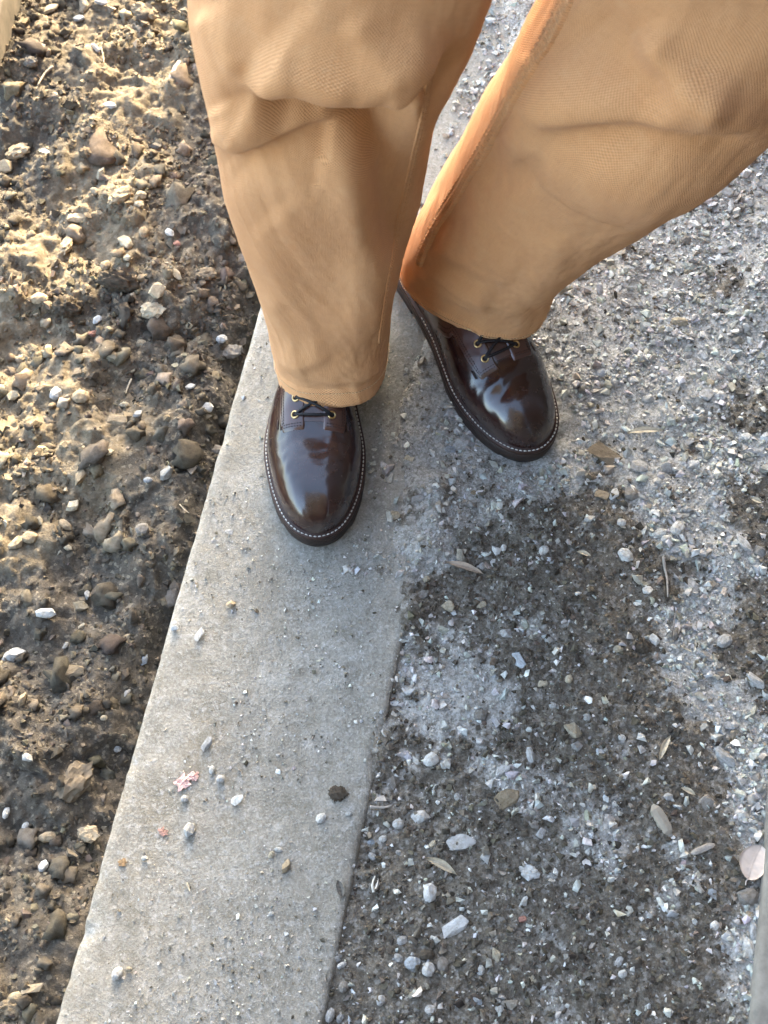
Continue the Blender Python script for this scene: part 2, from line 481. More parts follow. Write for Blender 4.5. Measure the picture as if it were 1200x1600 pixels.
def mat_leather(name, col, rough=0.2):
    m = N(name)
    co = m.coord('Object')
    n1 = m.noise(co, 16, 4, 0.6, 0.5); n2 = m.noise(co, 260, 4, 0.65); n3 = m.noise(co, 48, 4, 0.6)
    d = tuple(c * 0.45 for c in col); b = tuple(c * 1.5 for c in col)
    c = m.ramp(n1, (0.3, d), (0.52, col), (0.75, b))
    sz = m.n('ShaderNodeSeparateXYZ'); m.l(co, sz.inputs[0])
    low = m.ramp(sz.outputs[2], (0.030, 1.0), (0.050, 0.0))
    spk = m.ramp(m.noise(co, 900, 3, 0.7), (0.62, 0.0), (0.74, 0.5))
    dirt = m.math('MULTIPLY', m.math('ADD', m.math('MULTIPLY', low, 0.55), 0.10), m.math('ADD', m.ramp(n3, (0.4, 0.0), (0.7, 0.7)), spk))
    c = m.mix(dirt, c, (0.15, 0.135, 0.115))
    r = m.math('ADD', m.math('ADD', m.math('MULTIPLY', m.math('SUBTRACT', n3, 0.5), 0.22), rough), m.math('MULTIPLY', dirt, 0.6))
    h = m.math('ADD', m.math('MULTIPLY', n2, 0.25), n3)
    return m.set(c, r, m.bump(h, 0.10, 0.0009), Specular_IOR_Level=0.6, Coat_Weight=0.5, Coat_Roughness=0.15)

M_GROUND = mat_ground(); M_CONC = mat_concrete()
M_STONE = mat_stone(); M_GRAV = mat_stone('crushed_stone', 'tint', 0.9); M_CLOD = mat_stone('soil_clod', 'tint', 0.97)
M_CLODO = mat_stone('soil_lump', None, 0.97)
M_CANVAS = mat_canvas('tan_cotton_canvas'); M_CANVAS2 = mat_canvas('tan_canvas_folded_edge', 1.03)
M_THREAD = mat_plain('tan_thread', (0.64, 0.44, 0.25), 0.8, 0.15, 400)
M_LEATHER = mat_leather('oxblood_brown_leather', (0.022, 0.0066, 0.0054), 0.23)
M_LEATHER2 = mat_leather('red_brown_facing_leather', (0.055, 0.018, 0.011), 0.34)
M_WELT = mat_plain('dark_brown_welt', (0.035, 0.018, 0.014), 0.55, 0.3, 60)
M_SOLE = mat_plain('dark_rubber_sole', (0.028, 0.019, 0.016), 0.6, 0.3, 60)
M_WSTITCH = mat_plain('pale_grey_thread', (0.46, 0.44, 0.40), 0.85, 0.3, 300)
M_DSTITCH = mat_plain('dark_thread', (0.030, 0.016, 0.013), 0.6, 0.2, 300)
M_BRASS = mat_plain('aged_brass', (0.52, 0.38, 0.18), 0.32, 0.25, 300, 0.1, Metallic=1.0)
M_LACE = mat_plain('black_waxed_cord', (0.010, 0.010, 0.012), 0.5, 0.3, 900, 0.6)
M_WALL = mat_plain('cream_render', (0.40, 0.36, 0.30), 0.9, 0.12, 6, 0.4)
M_LEAF = mat_plain('dry_straw_leaf', (0.43, 0.37, 0.27), 0.8, 0.25, 180)
M_TWIG = mat_plain('grey_twig_bark', (0.26, 0.235, 0.205), 0.9, 0.3, 260)
M_PINKLEAF = mat_plain('pale_pinkish_leaf', (0.50, 0.42, 0.36), 0.7, 0.12, 70)
M_PAPER = mat_plain('pink_torn_paper', (0.58, 0.38, 0.34), 0.85, 0.15, 150)
M_RED = mat_plain('brick_red_fragment', (0.30, 0.175, 0.14), 0.85, 0.3, 200)
M_RUST = mat_plain('rust_crumb', (0.23, 0.15, 0.08), 0.9, 0.3, 300)
M_BOARD = mat_plain('weathered_grey_concrete', (0.165, 0.155, 0.135), 0.9, 0.3, 45, 0.6)
M_WOOD = mat_plain('weathered_timber', (0.27, 0.235, 0.185), 0.85, 0.25, 35, 0.6)
M_GLASS = mat_plain('window_glass', (0.02, 0.025, 0.03), 0.05, 0.1, 3, 0.0)
M_FENCE = mat_plain('dark_stained_timber', (0.085, 0.06, 0.042), 0.8, 0.3, 12, 0.5)
M_SHED = mat_plain('black_blocker_timber', (0.022, 0.020, 0.018), 0.8, 0.3, 12, 0.5)  # black of the unseen blocker, keeps bright reflections off the boots
M_FORM = mat_plain('old_form_board', (0.135, 0.115, 0.09), 0.9, 0.3, 35, 0.6)
M_BELT = mat_plain('dark_belt_leather', (0.03, 0.018, 0.012), 0.5, 0.2, 80)

# ---------------------------------------------------------------- ground sheet
def graded(a, b, step, reach):
    core = np.arange(a, b + step * 0.5, step)
    out, d, p = [], step, 0.0
    while p < reach:
        d *= 1.16; p += d; out.append(p)
    out = np.array(out)
    return np.concatenate([a - out[::-1], core, b + out])

gx = graded(-0.60, 0.60, 0.0026, 70.0)
gy = graded(0.02, 1.50, 0.0030, 70.0)
GX, GY = np.meshgrid(gx, gy, indexing='xy')
GZ = ground_h(GX, GY)
gme = mesh_np('ground', np.stack([GX, GY, GZ], -1).reshape(-1, 3), grid_faces(len(gy), len(gx)))
su, sv = slab_uv(GX, GY)
zone = np.stack([grey_mask(GX, GY), dry_sun_mask(GX, GY), sstep(0.03, 0.10, sv)], -1).reshape(-1, 3)
add_col(gme, 'zone', zone)
ground = obj('ground', gme, M_GROUND)
tag(ground, kind='structure')

def gz(x, y):
    """height of what lies on top there: soil, or the slab"""
    h = ground_h(x, y)
    _, v = slab_uv(np.asarray(x), np.asarray(y))
    on = (v > 0.004) & (v < SW - 0.002)
    return np.where(on, np.maximum(h, 0.0), h)

# ---------------------------------------------------------------- concrete slab
def build_slab():
    us = graded(-0.12, 1.5, 0.006, 7.0)
    e = 0.004
    prof = [(0.004, -0.12), (0.001, -0.05), (0.0, -0.012), (0.0004, -0.006), (0.0018, -0.0022), (0.0042, -0.0005)]
    mid = [(v, 0.0) for v in np.arange(0.009, SW - 0.006, 0.005)]
    end = [(SW - 0.0042, -0.0004), (SW - 0.0016, -0.0020), (SW - 0.0004, -0.005), (SW, -0.012), (SW, -0.12)]
    pr = np.array(prof + mid + end)
    U, Vv = np.meshgrid(us, pr[:, 0], indexing='ij')
    Z = np.broadcast_to(pr[:, 1], U.shape).copy()
    # worn, slightly uneven left arris, a chip lower down
    edge = np.exp(-(Vv / 0.012) ** 2)
    Vv = Vv + edge * (0.0007 * noise(U * 9, U * 0 + 2, 70) + 0.0008 * noise(U * 75, Z * 60, 71)) + (Vv > SW - 0.02) * 0.0010 * noise(U * 22, U * 0 + 5, 72)
    near = sstep(1.2, 0.9, np.abs(U - 0.7))
    Z = Z + (Z > -0.02) * near * (0.0007 * fbm(U * 30, Vv * 30, 3, 73) + 0.0011 * noise(U * 5, Vv * 5, 74) + 0.00035 * noise(U * 150, Vv * 150, 75))
    rc = np.random.default_rng(33)
    for _ in range(26):
        u0, wd, dp = rc.uniform(-0.1, 1.5), rc.uniform(0.003, 0.012), rc.uniform(0.002, 0.006)
        e0 = 0.0 if rc.random() < 0.55 else SW
        near_e = np.exp(-((Vv - e0) / 0.007) ** 2) * np.exp(-((U - u0) / wd) ** 2)
        Z = Z - (Z > -0.013) * dp * near_e * (0.8 + 0.5 * noise(U * 160, Vv * 160, 77))
    chip = np.exp(-(((U - 0.085) / 0.03) ** 2)) * np.exp(-(Vv / 0.012) ** 2)
    Z = Z - 0.010 * chip * (0.6 + noise(U * 60, Vv * 60, 76))
    X = SO[0] + U * SDIR[0] + Vv * SNRM[0]
    Y = SO[1] + U * SDIR[1] + Vv * SNRM[1]
    me = mesh_np('concrete_pavement', np.stack([X, Y, Z], -1).reshape(-1, 3), grid_faces(len(us), len(pr))[:, ::-1])
    o = obj('concrete_pavement', me, M_CONC)
    tag(o, 'narrow dusty grey concrete strip the person stands on', kind='structure')
build_slab()

# ---------------------------------------------------------------- unseen buildings and fence added to block light (out of frame)
def box(x0, x1, y0, y1, z0, z1):
    V = np.array([[x, y, z] for z in (z0, z1) for y in (y0, y1) for x in (x0, x1)], float)
    Fq = np.array([[0, 2, 3, 1], [4, 5, 7, 6], [0, 1, 5, 4], [2, 6, 7, 3], [0, 4, 6, 2], [1, 3, 7, 5]])
    return V, Fq
def frame_to_world(V):
    W = V.copy()
    W[:, 0] = SO[0] + V[:, 1] * SDIR[0] + V[:, 0] * SNRM[0]
    W[:, 1] = SO[1] + V[:, 1] * SDIR[1] + V[:, 0] * SNRM[1]
    return W
# a house behind the person (added unseen so its corner throws the shade's edge across the dug soil)
SHD = np.array([math.sin(SUN_AZ), math.cos(SUN_AZ)])          # towards the sun on the ground
edge0 = G(178, 420, -0.04)
cnr = np.array([edge0.x, edge0.y]) + SHD * 3.0                # the corner stands on the shade's edge
HA = SUN_AZ + math.radians(8)
def house_frame(V):
    W = V.copy()
    W[:, 0] = cnr[0] + V[:, 0] * math.cos(HA) + V[:, 1] * math.sin(HA)
    W[:, 1] = cnr[1] - V[:, 0] * math.sin(HA) + V[:, 1] * math.cos(HA)
    return W
V, Fq = box(0, 9.0, 0, 6.0, -0.3, 2.6)
shade_house = obj('shade_house', mesh_np('shade_house', house_frame(V), Fq, False), M_WALL)  # unseen block, added to cast the shade
tag(shade_house, 'unseen cream house behind the person, shading the gravel and slab', 'shade_house')
V, Fq = box(0.003, 9.2, 0.003, 6.3, 2.602, 2.75)
obj('roof', mesh_np('roof', house_frame(V), Fq, False), M_BOARD, shade_house)
for x0 in (2.2, 5.2):
    V, Fq = box(x0, x0 + 1.1, -0.05, -0.003, 0.75, 2.05)
    wf = obj('window', mesh_np('window', house_frame(V), Fq, False), M_WOOD, shade_house)
    V, Fq = box(x0 + 0.08, x0 + 1.02, -0.06, -0.053, 0.83, 1.97)
    obj('pane', mesh_np('pane', house_frame(V), Fq, False), M_GLASS, wf)
def board_fence(x0, x1, y0, y1, h, along, name, label):
    """close-boarded timber fence; each board a part"""
    root = bpy.data.objects.new(name, None); COL.objects.link(root)
    root.location = (x0, y0, 0)
    tag(root, label, 'fence')
    L = (y1 - y0) if along == 'y' else (x1 - x0)
    n = int(L / 0.15)
    bm_ = None
    r = np.random.default_rng(5)
    for i in range(n):
        if bm_ is None:
            V, Fq = box(0, 0.022, 0, 0.143, -0.2, h) if along == 'y' else box(0, 0.143, 0, 0.022, -0.2, h)
            bm_ = mesh_np('board', V, Fq, False); bm_.materials.append(M_FENCE)
        o = bpy.data.objects.new('board', bm_); COL.objects.link(o); o.parent = root
        j = r.normal() * 0.003
        o.location = (j, i * 0.15, r.normal() * 0.008) if along == 'y' else (i * 0.15, j, r.normal() * 0.008)
    for z in (0.4, h - 0.4):
        V, Fq = box(0.03, 0.075, 0, L, z, z + 0.09) if along == 'y' else box(0, L, -0.06, -0.015, z, z + 0.09)
        obj('rail', mesh_np('rail', V, Fq, False), M_FENCE, root)
    return root  # the one below is unseen, added to block light from the right
board_fence(1.35, 1.4, -1.5, 2.9, 3.4, 'y', 'blocker_fence', 'unseen dark boarded fence added right of the gravel to block light')
V, Fq = box(-1.6, 1.3, -6.0, -1.55, -0.3, 4.6)
blocker_shed = obj('blocker_shed', mesh_np('blocker_shed', V, Fq, False), M_SHED)  # unseen block, added to cut the sky light from the front
tag(blocker_shed, 'unseen black shed facing the person, behind the photographer', 'blocker_shed')
for i in range(30):
    V, Fq = box(-1.62, 1.32, -1.548, -1.525, -0.28 + i * 0.16, -0.28 + i * 0.16 + 0.15)
    obj('cladding_board', mesh_np('cladding_board', V, Fq, False), M_SHED, blocker_shed)

# ---------------------------------------------------------------- the person: trousers
person = bpy.data.objects.new('person', None)
person.location = (0.07, 0.85, 0)
COL.objects.link(person)
tag(person, 'person in tan canvas trousers and polished dark brown lace-up boots, standing on the concrete', 'person')
def adopt(o, parent=person):
    """parent without moving"""
    o.parent = parent
    o.matrix_parent_inverse = Matrix.Translation(-Vector(parent.location)) if parent is person else parent_inv(parent)
    return o
def parent_inv(p):
    return (Matrix.Translation(Vector(person.location)) @ p.matrix_parent_inverse @ p.matrix_basis).inverted() if p.parent is person else p.matrix_basis.inverted()

CAMF = np.array([0, ST, -CT]); CAMR = np.array([1.0, 0, 0]); CAMU = np.array([0, CT, ST])
CAMP = np.array([0, 0, HC])

def unit(v): return v / (np.linalg.norm(v, axis=-1, keepdims=True) + 1e-12)

def resample(A, n, sm=0.0):
    """smooth interpolation of rows of A (first column parameter), Catmull-Rom"""
    A = np.asarray(A, float)
    t = A[:, 0]; Y = A[:, 1:]
    m = np.gradient(Y, t, axis=0)
    ts = np.linspace(t[0], t[-1], n)
    k = np.clip(np.searchsorted(t, ts, 'right') - 1, 0, len(t) - 2)
    h = (t[k + 1] - t[k])[:, None]; s = ((ts - t[k])[:, None]) / h
    return ts, (2*s**3 - 3*s**2 + 1) * Y[k] + (s**3 - 2*s**2 + s) * h * m[k] + (-2*s**3 + 3*s**2) * Y[k + 1] + (s**3 - s**2) * h * m[k + 1]

def fold_disp(px, facing, folds):
    D = np.zeros(len(px))
    for pts, w, amp, prof in folds:
        pts = np.asarray(pts, float)
        best = np.full(len(px), 1e9); sgn = np.zeros(len(px)); along = np.zeros(len(px))
        seg = np.linalg.norm(np.diff(pts, axis=0), axis=1); cum = np.concatenate([[0], np.cumsum(seg)]); L = cum[-1]
        for i in range(len(seg)):
            ab = (pts[i + 1] - pts[i]) / seg[i]
            r = px - pts[i]
            t = np.clip(r @ ab, 0, seg[i])
            q = r - t[:, None] * ab
            d = np.hypot(q[:, 0], q[:, 1])
            s = np.sign(ab[0] * r[:, 1] - ab[1] * r[:, 0])
            up = d < best
            best = np.where(up, d, best); sgn = np.where(up, s, sgn); along = np.where(up, cum[i] + t, along)
        tap = sstep(0, 0.22 * L, along) * sstep(L, 0.78 * L, along)
        x = sgn * best / w
        if prof == 'ridge': f = np.exp(-0.5 * x * x)
        elif prof == 'step':      # swells on the side above the line, tucks in below it
            f = np.where(x < 0, np.exp(-0.5 * (x / 1.9) ** 2), np.exp(-0.5 * (x / 0.9) ** 2) * 0 + 0)
            f = np.where(x < 0, np.exp(-0.5 * ((x + 0.9) / 1.5) ** 2), 0.834 - 1.3 * (1 - np.exp(-0.5 * (x / 0.8) ** 2)) * np.exp(-0.5 * (np.maximum(x - 0.7, 0) / 2.2) ** 2) - 0.834 * (1 - np.exp(-0.5 * (x / 1.1) ** 2)))
        D += 1.55 * amp * f * tap
    return D * facing

NPHI = 240
def build_leg(front, hips, folds, boxy, seedn, nt=330):
    """front: rows (left px, right px, depth m, thickness ratio); hips: rows (x,y,z,a,b)"""
    rows = []
    for (lx, ly, rx, ry, d, br, tilt) in front:
        c = PD((lx + rx) / 2, (ly + ry) / 2, d)
        hw = math.hypot(rx - lx, ry - ly) / 2 * d / FPX
        A = unit(np.array([(rx - lx), -(ry - ly)], float))
        A3 = A[0] * CAMR + A[1] * CAMU
        rows.append((*c, *A3, hw, br, tilt))
    for (x, y, z, a, b) in hips:
        rows.append((x, y, z, 1.0, 0.0, 0.0, a, b, 0.0))
    R = np.array(rows)
    arc = np.concatenate([[0], np.cumsum(np.linalg.norm(np.diff(R[:, :3], axis=0), axis=1))])
    ts, Q = resample(np.column_stack([arc, R]), nt)
    C = Q[:, :3]; A = unit(Q[:, 3:6]); hw = Q[:, 6]; hb = Q[:, 7]; tilt = Q[:, 8]
    T = unit(np.gradient(C, ts, axis=0))
    A = unit(A - (A * T).sum(1, keepdims=True) * T)
    B = np.cross(T, A)             # roughly away from / toward the viewer
    B = np.where((B[:, 1] > 0)[:, None], B, -B)      # +B = backward (+Y)
    ph = np.linspace(0, 2 * np.pi, NPHI, endpoint=False)
    cs, sn = np.cos(ph), np.sin(ph)
    e = 0.84 - boxy * sstep(0.12, 0.0, ts)[:, None]
    cs2, sn2 = np.sign(cs) * np.abs(cs) ** e, np.sign(sn) * np.abs(sn) ** e
    V = C[:, None] + (hw[:, None] * cs2)[..., None] * A[:, None] + (hb[:, None] * sn2)[..., None] * B[:, None]
    # tilted hem: front higher/lower along the axis
    V = V + (tilt[:, None] * (-sn2))[..., None] * T[:, None]
    # normal
    def normals(V):
        du = np.gradient(V, axis=0)
        dv = np.roll(V, -1, 1) - np.roll(V, 1, 1)
        n = unit(np.cross(dv, du))
        cen = V.mean(1, keepdims=True)
        return n * np.sign(((V - cen) * n).sum(-1).mean())
    Nn = normals(V)
    arcv = ts[:, None] + 0 * ph[None]
    per = (hw + hb)[:, None] * np.pi / 2
    uu = ph[None] * 0.085 + 0 * arcv
    # soft all-over waviness of heavy cloth
    w1 = 0.0019 * (noise(cs[None] * 2.2 + arcv * 6, sn[None] * 2.2 + arcv * 9, seedn) + 0.6 * noise(cs[None] * 5 + arcv * 16, sn[None] * 5 - arcv * 13, seedn + 1))
    w1 = w1 + 0.00045 * noise(cs[None] * 16 + arcv * 60, sn[None] * 16 - arcv * 55, seedn + 2)
    # small drag wrinkles: sharp-crested, mostly running round the leg
    ca, sa = cs[None] * 0.085, sn[None] * 0.085
    q1 = 1 - np.abs(noise((ca + sa) * 26 + arcv * 9, arcv * 48 + (ca - sa) * 20, seedn + 4)) * 1.7
    q2 = 1 - np.abs(noise((ca - sa) * 50 - arcv * 30, arcv * 85 + (ca + sa) * 40, seedn + 5)) * 1.7
    where_ = np.clip(0.35 + 0.9 * noise(ca * 18 + arcv * 7, sa * 18 + arcv * 5, seedn + 6) + 0.7 * np.exp(-(arcv / 0.06) ** 2), 0, 1)
    w1 = w1 + where_ * (0.0005 * np.clip(q1, 0, 1) ** 4 + 0.0003 * np.clip(q2, 0, 1) ** 3)
    px = to_px(V.reshape(-1, 3))
    view = unit(CAMP - V.reshape(-1, 3))
    fac = sstep(-0.05, 0.30, (Nn.reshape(-1, 3) * view).sum(1))
    D = fold_disp(px, fac, folds).reshape(w1.shape)
    hemfade = sstep(0.0, 0.05, arcv)
    V = V + Nn * (w1 * (0.35 + 0.65 * hemfade) + D)[..., None]
    Nn = normals(V)
    # inner lining rings so the hem has thickness
    k = 46
    inner = (V - Nn * 0.0022)[1:k][::-1]
    full = np.concatenate([inner, V], 0)
    UVu = np.concatenate([uu[1:k][::-1], uu], 0); UVv = np.concatenate([arcv[1:k][::-1], arcv], 0)
    F = grid_faces(len(full), NPHI, True)
    return dict(V=V, N=Nn, full=full.reshape(-1, 3), F=F, uv=np.stack([UVu, UVv], -1).reshape(-1, 2), arc=ts)

def set_uv(me, uv, wrapcol=None):
    lay = me.uv_layers.new(name='UVMap')
    li = np.zeros(len(me.loops), np.int32); me.loops.foreach_get('vertex_index', li)
    L = uv[li]
    if wrapcol:
        q = L.reshape(-1, 4, 2)
        big = q[:, :, 0].max(1) - q[:, :, 0].min(1) > wrapcol / 2
        q[big, :, 0] = np.where(q[big, :, 0] < wrapcol / 2, q[big, :, 0] + wrapcol, q[big, :, 0])
        L = q.reshape(-1, 2)
    lay.data.foreach_set('uv', np.ascontiguousarray(L, np.float32).ravel())

# rows: left edge px, right edge px, distance along the view axis, half depth, hem tilt
legA_rows = [
    (436, 545, 603, 545, 1.510, 0.100, 0.013),
    (429, 517, 606, 517, 1.490, 0.096, 0.017),
    (411, 449, 614, 449, 1.424, 0.086, 0.010),
    (381, 360, 635, 360, 1.332, 0.084, 0.004),
    (347, 262, 661, 262, 1.240, 0.088, 0.0),
    (326, 146, 687, 146, 1.147, 0.095, 0.0),
    (297, 7, 742, 7, 1.054, 0.102, 0.0)]
legA_hips = [(-0.006, 0.815, 0.66, 0.108, 0.106), (0.022, 0.86, 0.80, 0.107, 0.112), (0.040, 0.895, 0.93, 0.100, 0.120)]
foldsA = [
    ([(375, 95), (405, 128), (450, 146), (505, 156), (560, 160), (610, 142), (660, 100), (705, 40)], 20, 0.0120, 'step'),
    ([(325, 205), (365, 226), (420, 224), (475, 219), (525, 222), (545, 240)], 15, 0.0075, 'step'),
    ([(530, 232), (556, 300), (575, 380), (570, 470), (560, 560)], 26, 0.0085, 'ridge'),
    ([(590, 168), (640, 172), (678, 190)], 13, 0.0050, 'step'),
    ([(560, 175), (605, 240), (620, 330), (615, 420)], 38, -0.0125, 'ridge'),
    ([(395, 165), (450, 185), (520, 205), (600, 205), (660, 180)], 36, -0.0150, 'ridge'),
    ([(312, 10), (345, 60), (385, 118)], 16, 0.0050, 'ridge'),
    ([(350, -40), (400, 40), (440, 90)], 40, -0.0025, 'ridge'),
    ([(545, 20), (585, 70), (622, 118)], 18, 0.0030, 'ridge'),
    ([(450, 20), (510, 90), (560, 140)], 55, 0.0025, 'ridge'),
    ([(335, 165), (345, 195), (335, 225)], 14, 0.0060, 'ridge'),
    ([(350, 260), (400, 300), (440, 350)], 30, -0.0025, 'ridge'),
    ([(430, 560), (470, 572), (500, 560), (520, 540)], 10, 0.0014, 'step'),
    ([(540, 612), (570, 590), (605, 555)], 8, 0.0014, 'ridge'),
    ([(432, 566), (470, 588), (520, 598), (570, 588), (602, 562)], 7, 0.0013, 'step'),
    ([(440, 470), (455, 530), (470, 575)], 16, -0.0012, 'ridge'),
]
LA = build_leg(legA_rows, legA_hips, foldsA, 0.2, 80)
legB_rows = [
    (644, 392, 838, 522, 1.515, 0.056, 0.022),
    (636, 384, 847, 508, 1.500, 0.057, 0.018),
    (655, 335, 880, 438, 1.440, 0.072, 0.0),
    (699, 258, 950, 368, 1.360, 0.086, 0.0),
    (752, 154, 1040, 313, 1.260, 0.092, 0.0),
    (797, 84, 1120, 263, 1.185, 0.098, 0.0),
    (838, 4, 1202, 213, 1.100, 0.104, 0.0)]
legB_hips = [(0.255, 0.80, 0.62, 0.108, 0.108), (0.250, 0.86, 0.79, 0.108, 0.114), (0.225, 0.895, 0.93, 0.100, 0.120)]
foldsB = [
    ([(790, 190), (860, 184), (940, 178), (1030, 182), (1120, 190), (1215, 196)], 20, 0.0072, 'step'),
    ([(1000, 40), (1030, 90), (1080, 130), (1150, 165)], 24, 0.0095, 'ridge'),
    ([(890, 10), (950, 70), (1000, 135), (1060, 165)], 38, -0.0090, 'ridge'),
    ([(775, 200), (800, 230), (815, 260)], 18, 0.0016, 'ridge'),
    ([(850, 80), (840, 140), (815, 190)], 26, 0.0020, 'ridge'),
    ([(740, 270), (790, 280), (860, 270)], 20, -0.0035, 'ridge'),
    ([(670, 380), (705, 392), (755, 420), (820, 445)], 16, 0.0024, 'step'),
    ([(690, 335), (700, 380), (715, 425)], 10, 0.0012, 'ridge'),
    ([(715, 325), (722, 365), (740, 405)], 11, -0.0014, 'ridge'),
    ([(655, 420), (700, 460), (770, 490)], 12, 0.0028, 'step'),
    ([(880, 360), (860, 420), (820, 480)], 20, 0.0035, 'ridge'),
    ([(720, 160), (700, 230), (672, 300)], 12, 0.0030, 'ridge'),
]
LB = build_leg(legB_rows, legB_hips, foldsB, -0.05, 90)

# waist block, then everything joined as one pair of trousers
def hips():
    n = 40
    z = np.linspace(0.77, 1.03, n)
    ph = np.linspace(0, 2 * np.pi, NPHI, endpoint=False)
    k = sstep(0.77, 0.88, z)
    a = 0.10 + 0.095 * k - 0.018 * sstep(0.93, 1.03, z); b = 0.06 + 0.065 * k - 0.008 * sstep(0.93, 1.03, z)
    cx, cy = 0.133, 0.875 + 0.02 * k
    c, s = np.cos(ph), np.sin(ph)
    V = np.stack([cx + a[:, None] * np.sign(c) * np.abs(c) ** 0.85, (cy)[:, None] + b[:, None] * np.sign(s) * np.abs(s) ** 0.9, np.broadcast_to(z[:, None], (n, NPHI))], -1)
    V = V + 0.004 * noise(V[..., 0] * 18, V[..., 2] * 18, 95)[..., None] * np.stack([c, s, 0 * c], -1)
    uv = np.stack([np.broadcast_to(ph * 0.15, (n, NPHI)), np.broadcast_to(z[:, None], (n, NPHI))], -1)
    return V.reshape(-1, 3), grid_faces(n, NPHI, True), uv.reshape(-1, 2)
HV, HF, HUV = hips()
nA, nB = len(LA['full']), len(LB['full'])
tme = mesh_np('trousers', np.vstack([LA['full'], LB['full'], HV]), np.vstack([LA['F'], LB['F'] + nA, HF + nA + nB]))
set_uv(tme, np.vstack([LA['uv'], LB['uv'], HUV]), 2 * np.pi * 0.085)
trousers = obj('trousers', tme, M_CANVAS)
adopt(trousers)
def tchild(name, me, mat):
    o = obj(name, me, mat)
    o.parent = trousers
    o.matrix_parent_inverse = parent_inv(trousers)
    return o
# waistband + belt loops stay simple: out of the photograph
ph = np.linspace(0, 2 * np.pi, 64, endpoint=False)
wb = []
for z, r in ((1.0, 0.003), (1.0, 0.007), (1.045, 0.007), (1.045, -0.002), (1.02, -0.004)):
    c, s = np.cos(ph), np.sin(ph)
    wb.append(np.stack([0.133 + (0.177 + r) * np.sign(c) * np.abs(c) ** 0.85, 0.895 + (0.117 + r) * np.sign(s) * np.abs(s) ** 0.9, 0 * c + z], -1))
wb = np.array(wb)
wme = mesh_np('waistband', wb.reshape(-1, 3), grid_faces(5, 64, True))
set_uv(wme, np.stack([np.broadcast_to(ph * 0.15, (5, 64)), np.broadcast_to(np.arange(5)[:, None] * 0.02, (5, 64))], -1).reshape(-1, 2))
tchild('waistband', wme, M_CANVAS2)

def hem_band(L, tag_n):
    """turned-up hem: a second layer on the bottom 15 mm with a roped edge and a row of stitches"""
    V, Nn, arc = L['V'], L['N'], L['arc']
    k = int(np.searchsorted(arc, 0.0165))
    k = max(k, 6)
    idx = np.linspace(0, k, 14).astype(int)
    idx = np.unique(idx)
    r = len(idx)
    ph = np.arange(NPHI)
    rope = 0.5 + 0.5 * np.sin(ph * 2 * np.pi / NPHI * 46 + np.arange(r)[:, None] * 0.9 + 2.5 * noise(ph * 0.08, ph * 0 + 1, tag_n))
    prof = np.sin(np.clip(np.linspace(0.12, 1, r), 0, 1) * np.pi) ** 0.35
    off = 0.0008 * prof[:, None] + 0.0005 * rope * np.linspace(1, 0.35, r)[:, None]
    W = V[idx] + Nn[idx] * off[..., None]
    top = V[k + 1] - Nn[k + 1] * 0.0006
    bot = V[0] - Nn[0] * 0.0022
    W = np.concatenate([bot[None], W, top[None]], 0)
    me = mesh_np('hem', W.reshape(-1, 3), grid_faces(len(W), NPHI, True))
    u = np.broadcast_to(np.arange(NPHI) / NPHI * 2 * np.pi * 0.085, W.shape[:2])
    v = np.broadcast_to(np.linspace(0, 0.017, len(W))[:, None], W.shape[:2])
    set_uv(me, np.stack([u, v], -1).reshape(-1, 2), 2 * np.pi * 0.085)
    tchild('hem', me, M_CANVAS2)
    kk = idx[-3]
    ring = V[kk] + Nn[kk] * 0.0017
    return ring
def stitch_mesh(P, Nn, pitch, length, rad, closed=False):
    P = np.asarray(P)
    if closed: P = np.vstack([P, P[:1]]); Nn = np.vstack([Nn, Nn[:1]])
    s = np.concatenate([[0], np.cumsum(np.linalg.norm(np.diff(P, axis=0), axis=1))])
    parts = []
    for a in np.arange(0, s[-1] - length, pitch):
        q = np.linspace(a, a + length, 4)
        X = np.stack([np.interp(q, s, P[:, i]) for i in range(3)], 1)
        nn = np.array([np.interp(a, s, Nn[:, i]) for i in range(3)])
        X = X + nn * (rad * np.array([-0.6, 0.5, 0.5, -0.6]))[:, None]
        parts.append(tube(X, [rad * 0.7, rad, rad, rad * 0.7], 5))
    V, F = merge(parts)
    return mesh_np('stitching', V, F)
for L, n in ((LA, 100), (LB, 110)):
    ring = hem_band(L, n)
    tchild('hem_stitching', stitch_mesh(ring, L['N'][10], 0.0034, 0.0025, 0.00042, True), M_THREAD)

def on_leg(L, pts, n):
    """points of the leg's front surface seen near the given photo positions"""
    V = L['V'].reshape(-1, 3); Nn = L['N'].reshape(-1, 3)
    view = unit(CAMP - V)
    ok = (Nn * view).sum(1) > 0.02
    V, Nn = V[ok], Nn[ok]
    px = to_px(V)
    pts = np.asarray(pts, float)
    s = np.concatenate([[0], np.cumsum(np.linalg.norm(np.diff(pts, axis=0), axis=1))])
    _, xy = resample(np.column_stack([s, pts]), n)
    oP, oN = [], []
    for p in xy:
        d = np.hypot(*(px - p).T)
        k = np.argsort(d)[:6]
        w = 1 / (d[k] + 0.5); w /= w.sum()
        oP.append((V[k] * w[:, None]).sum(0)); oN.append((Nn[k] * w[:, None]).sum(0))
    P = np.array(oP); Q = unit(np.array(oN))
    ker = np.hanning(27)[1:-1]; ker /= ker.sum()
    pad = lambda A: np.stack([np.convolve(np.pad(A[:, i], 12, 'edge'), ker, 'valid') for i in range(3)], 1)
    return pad(P), unit(pad(Q))

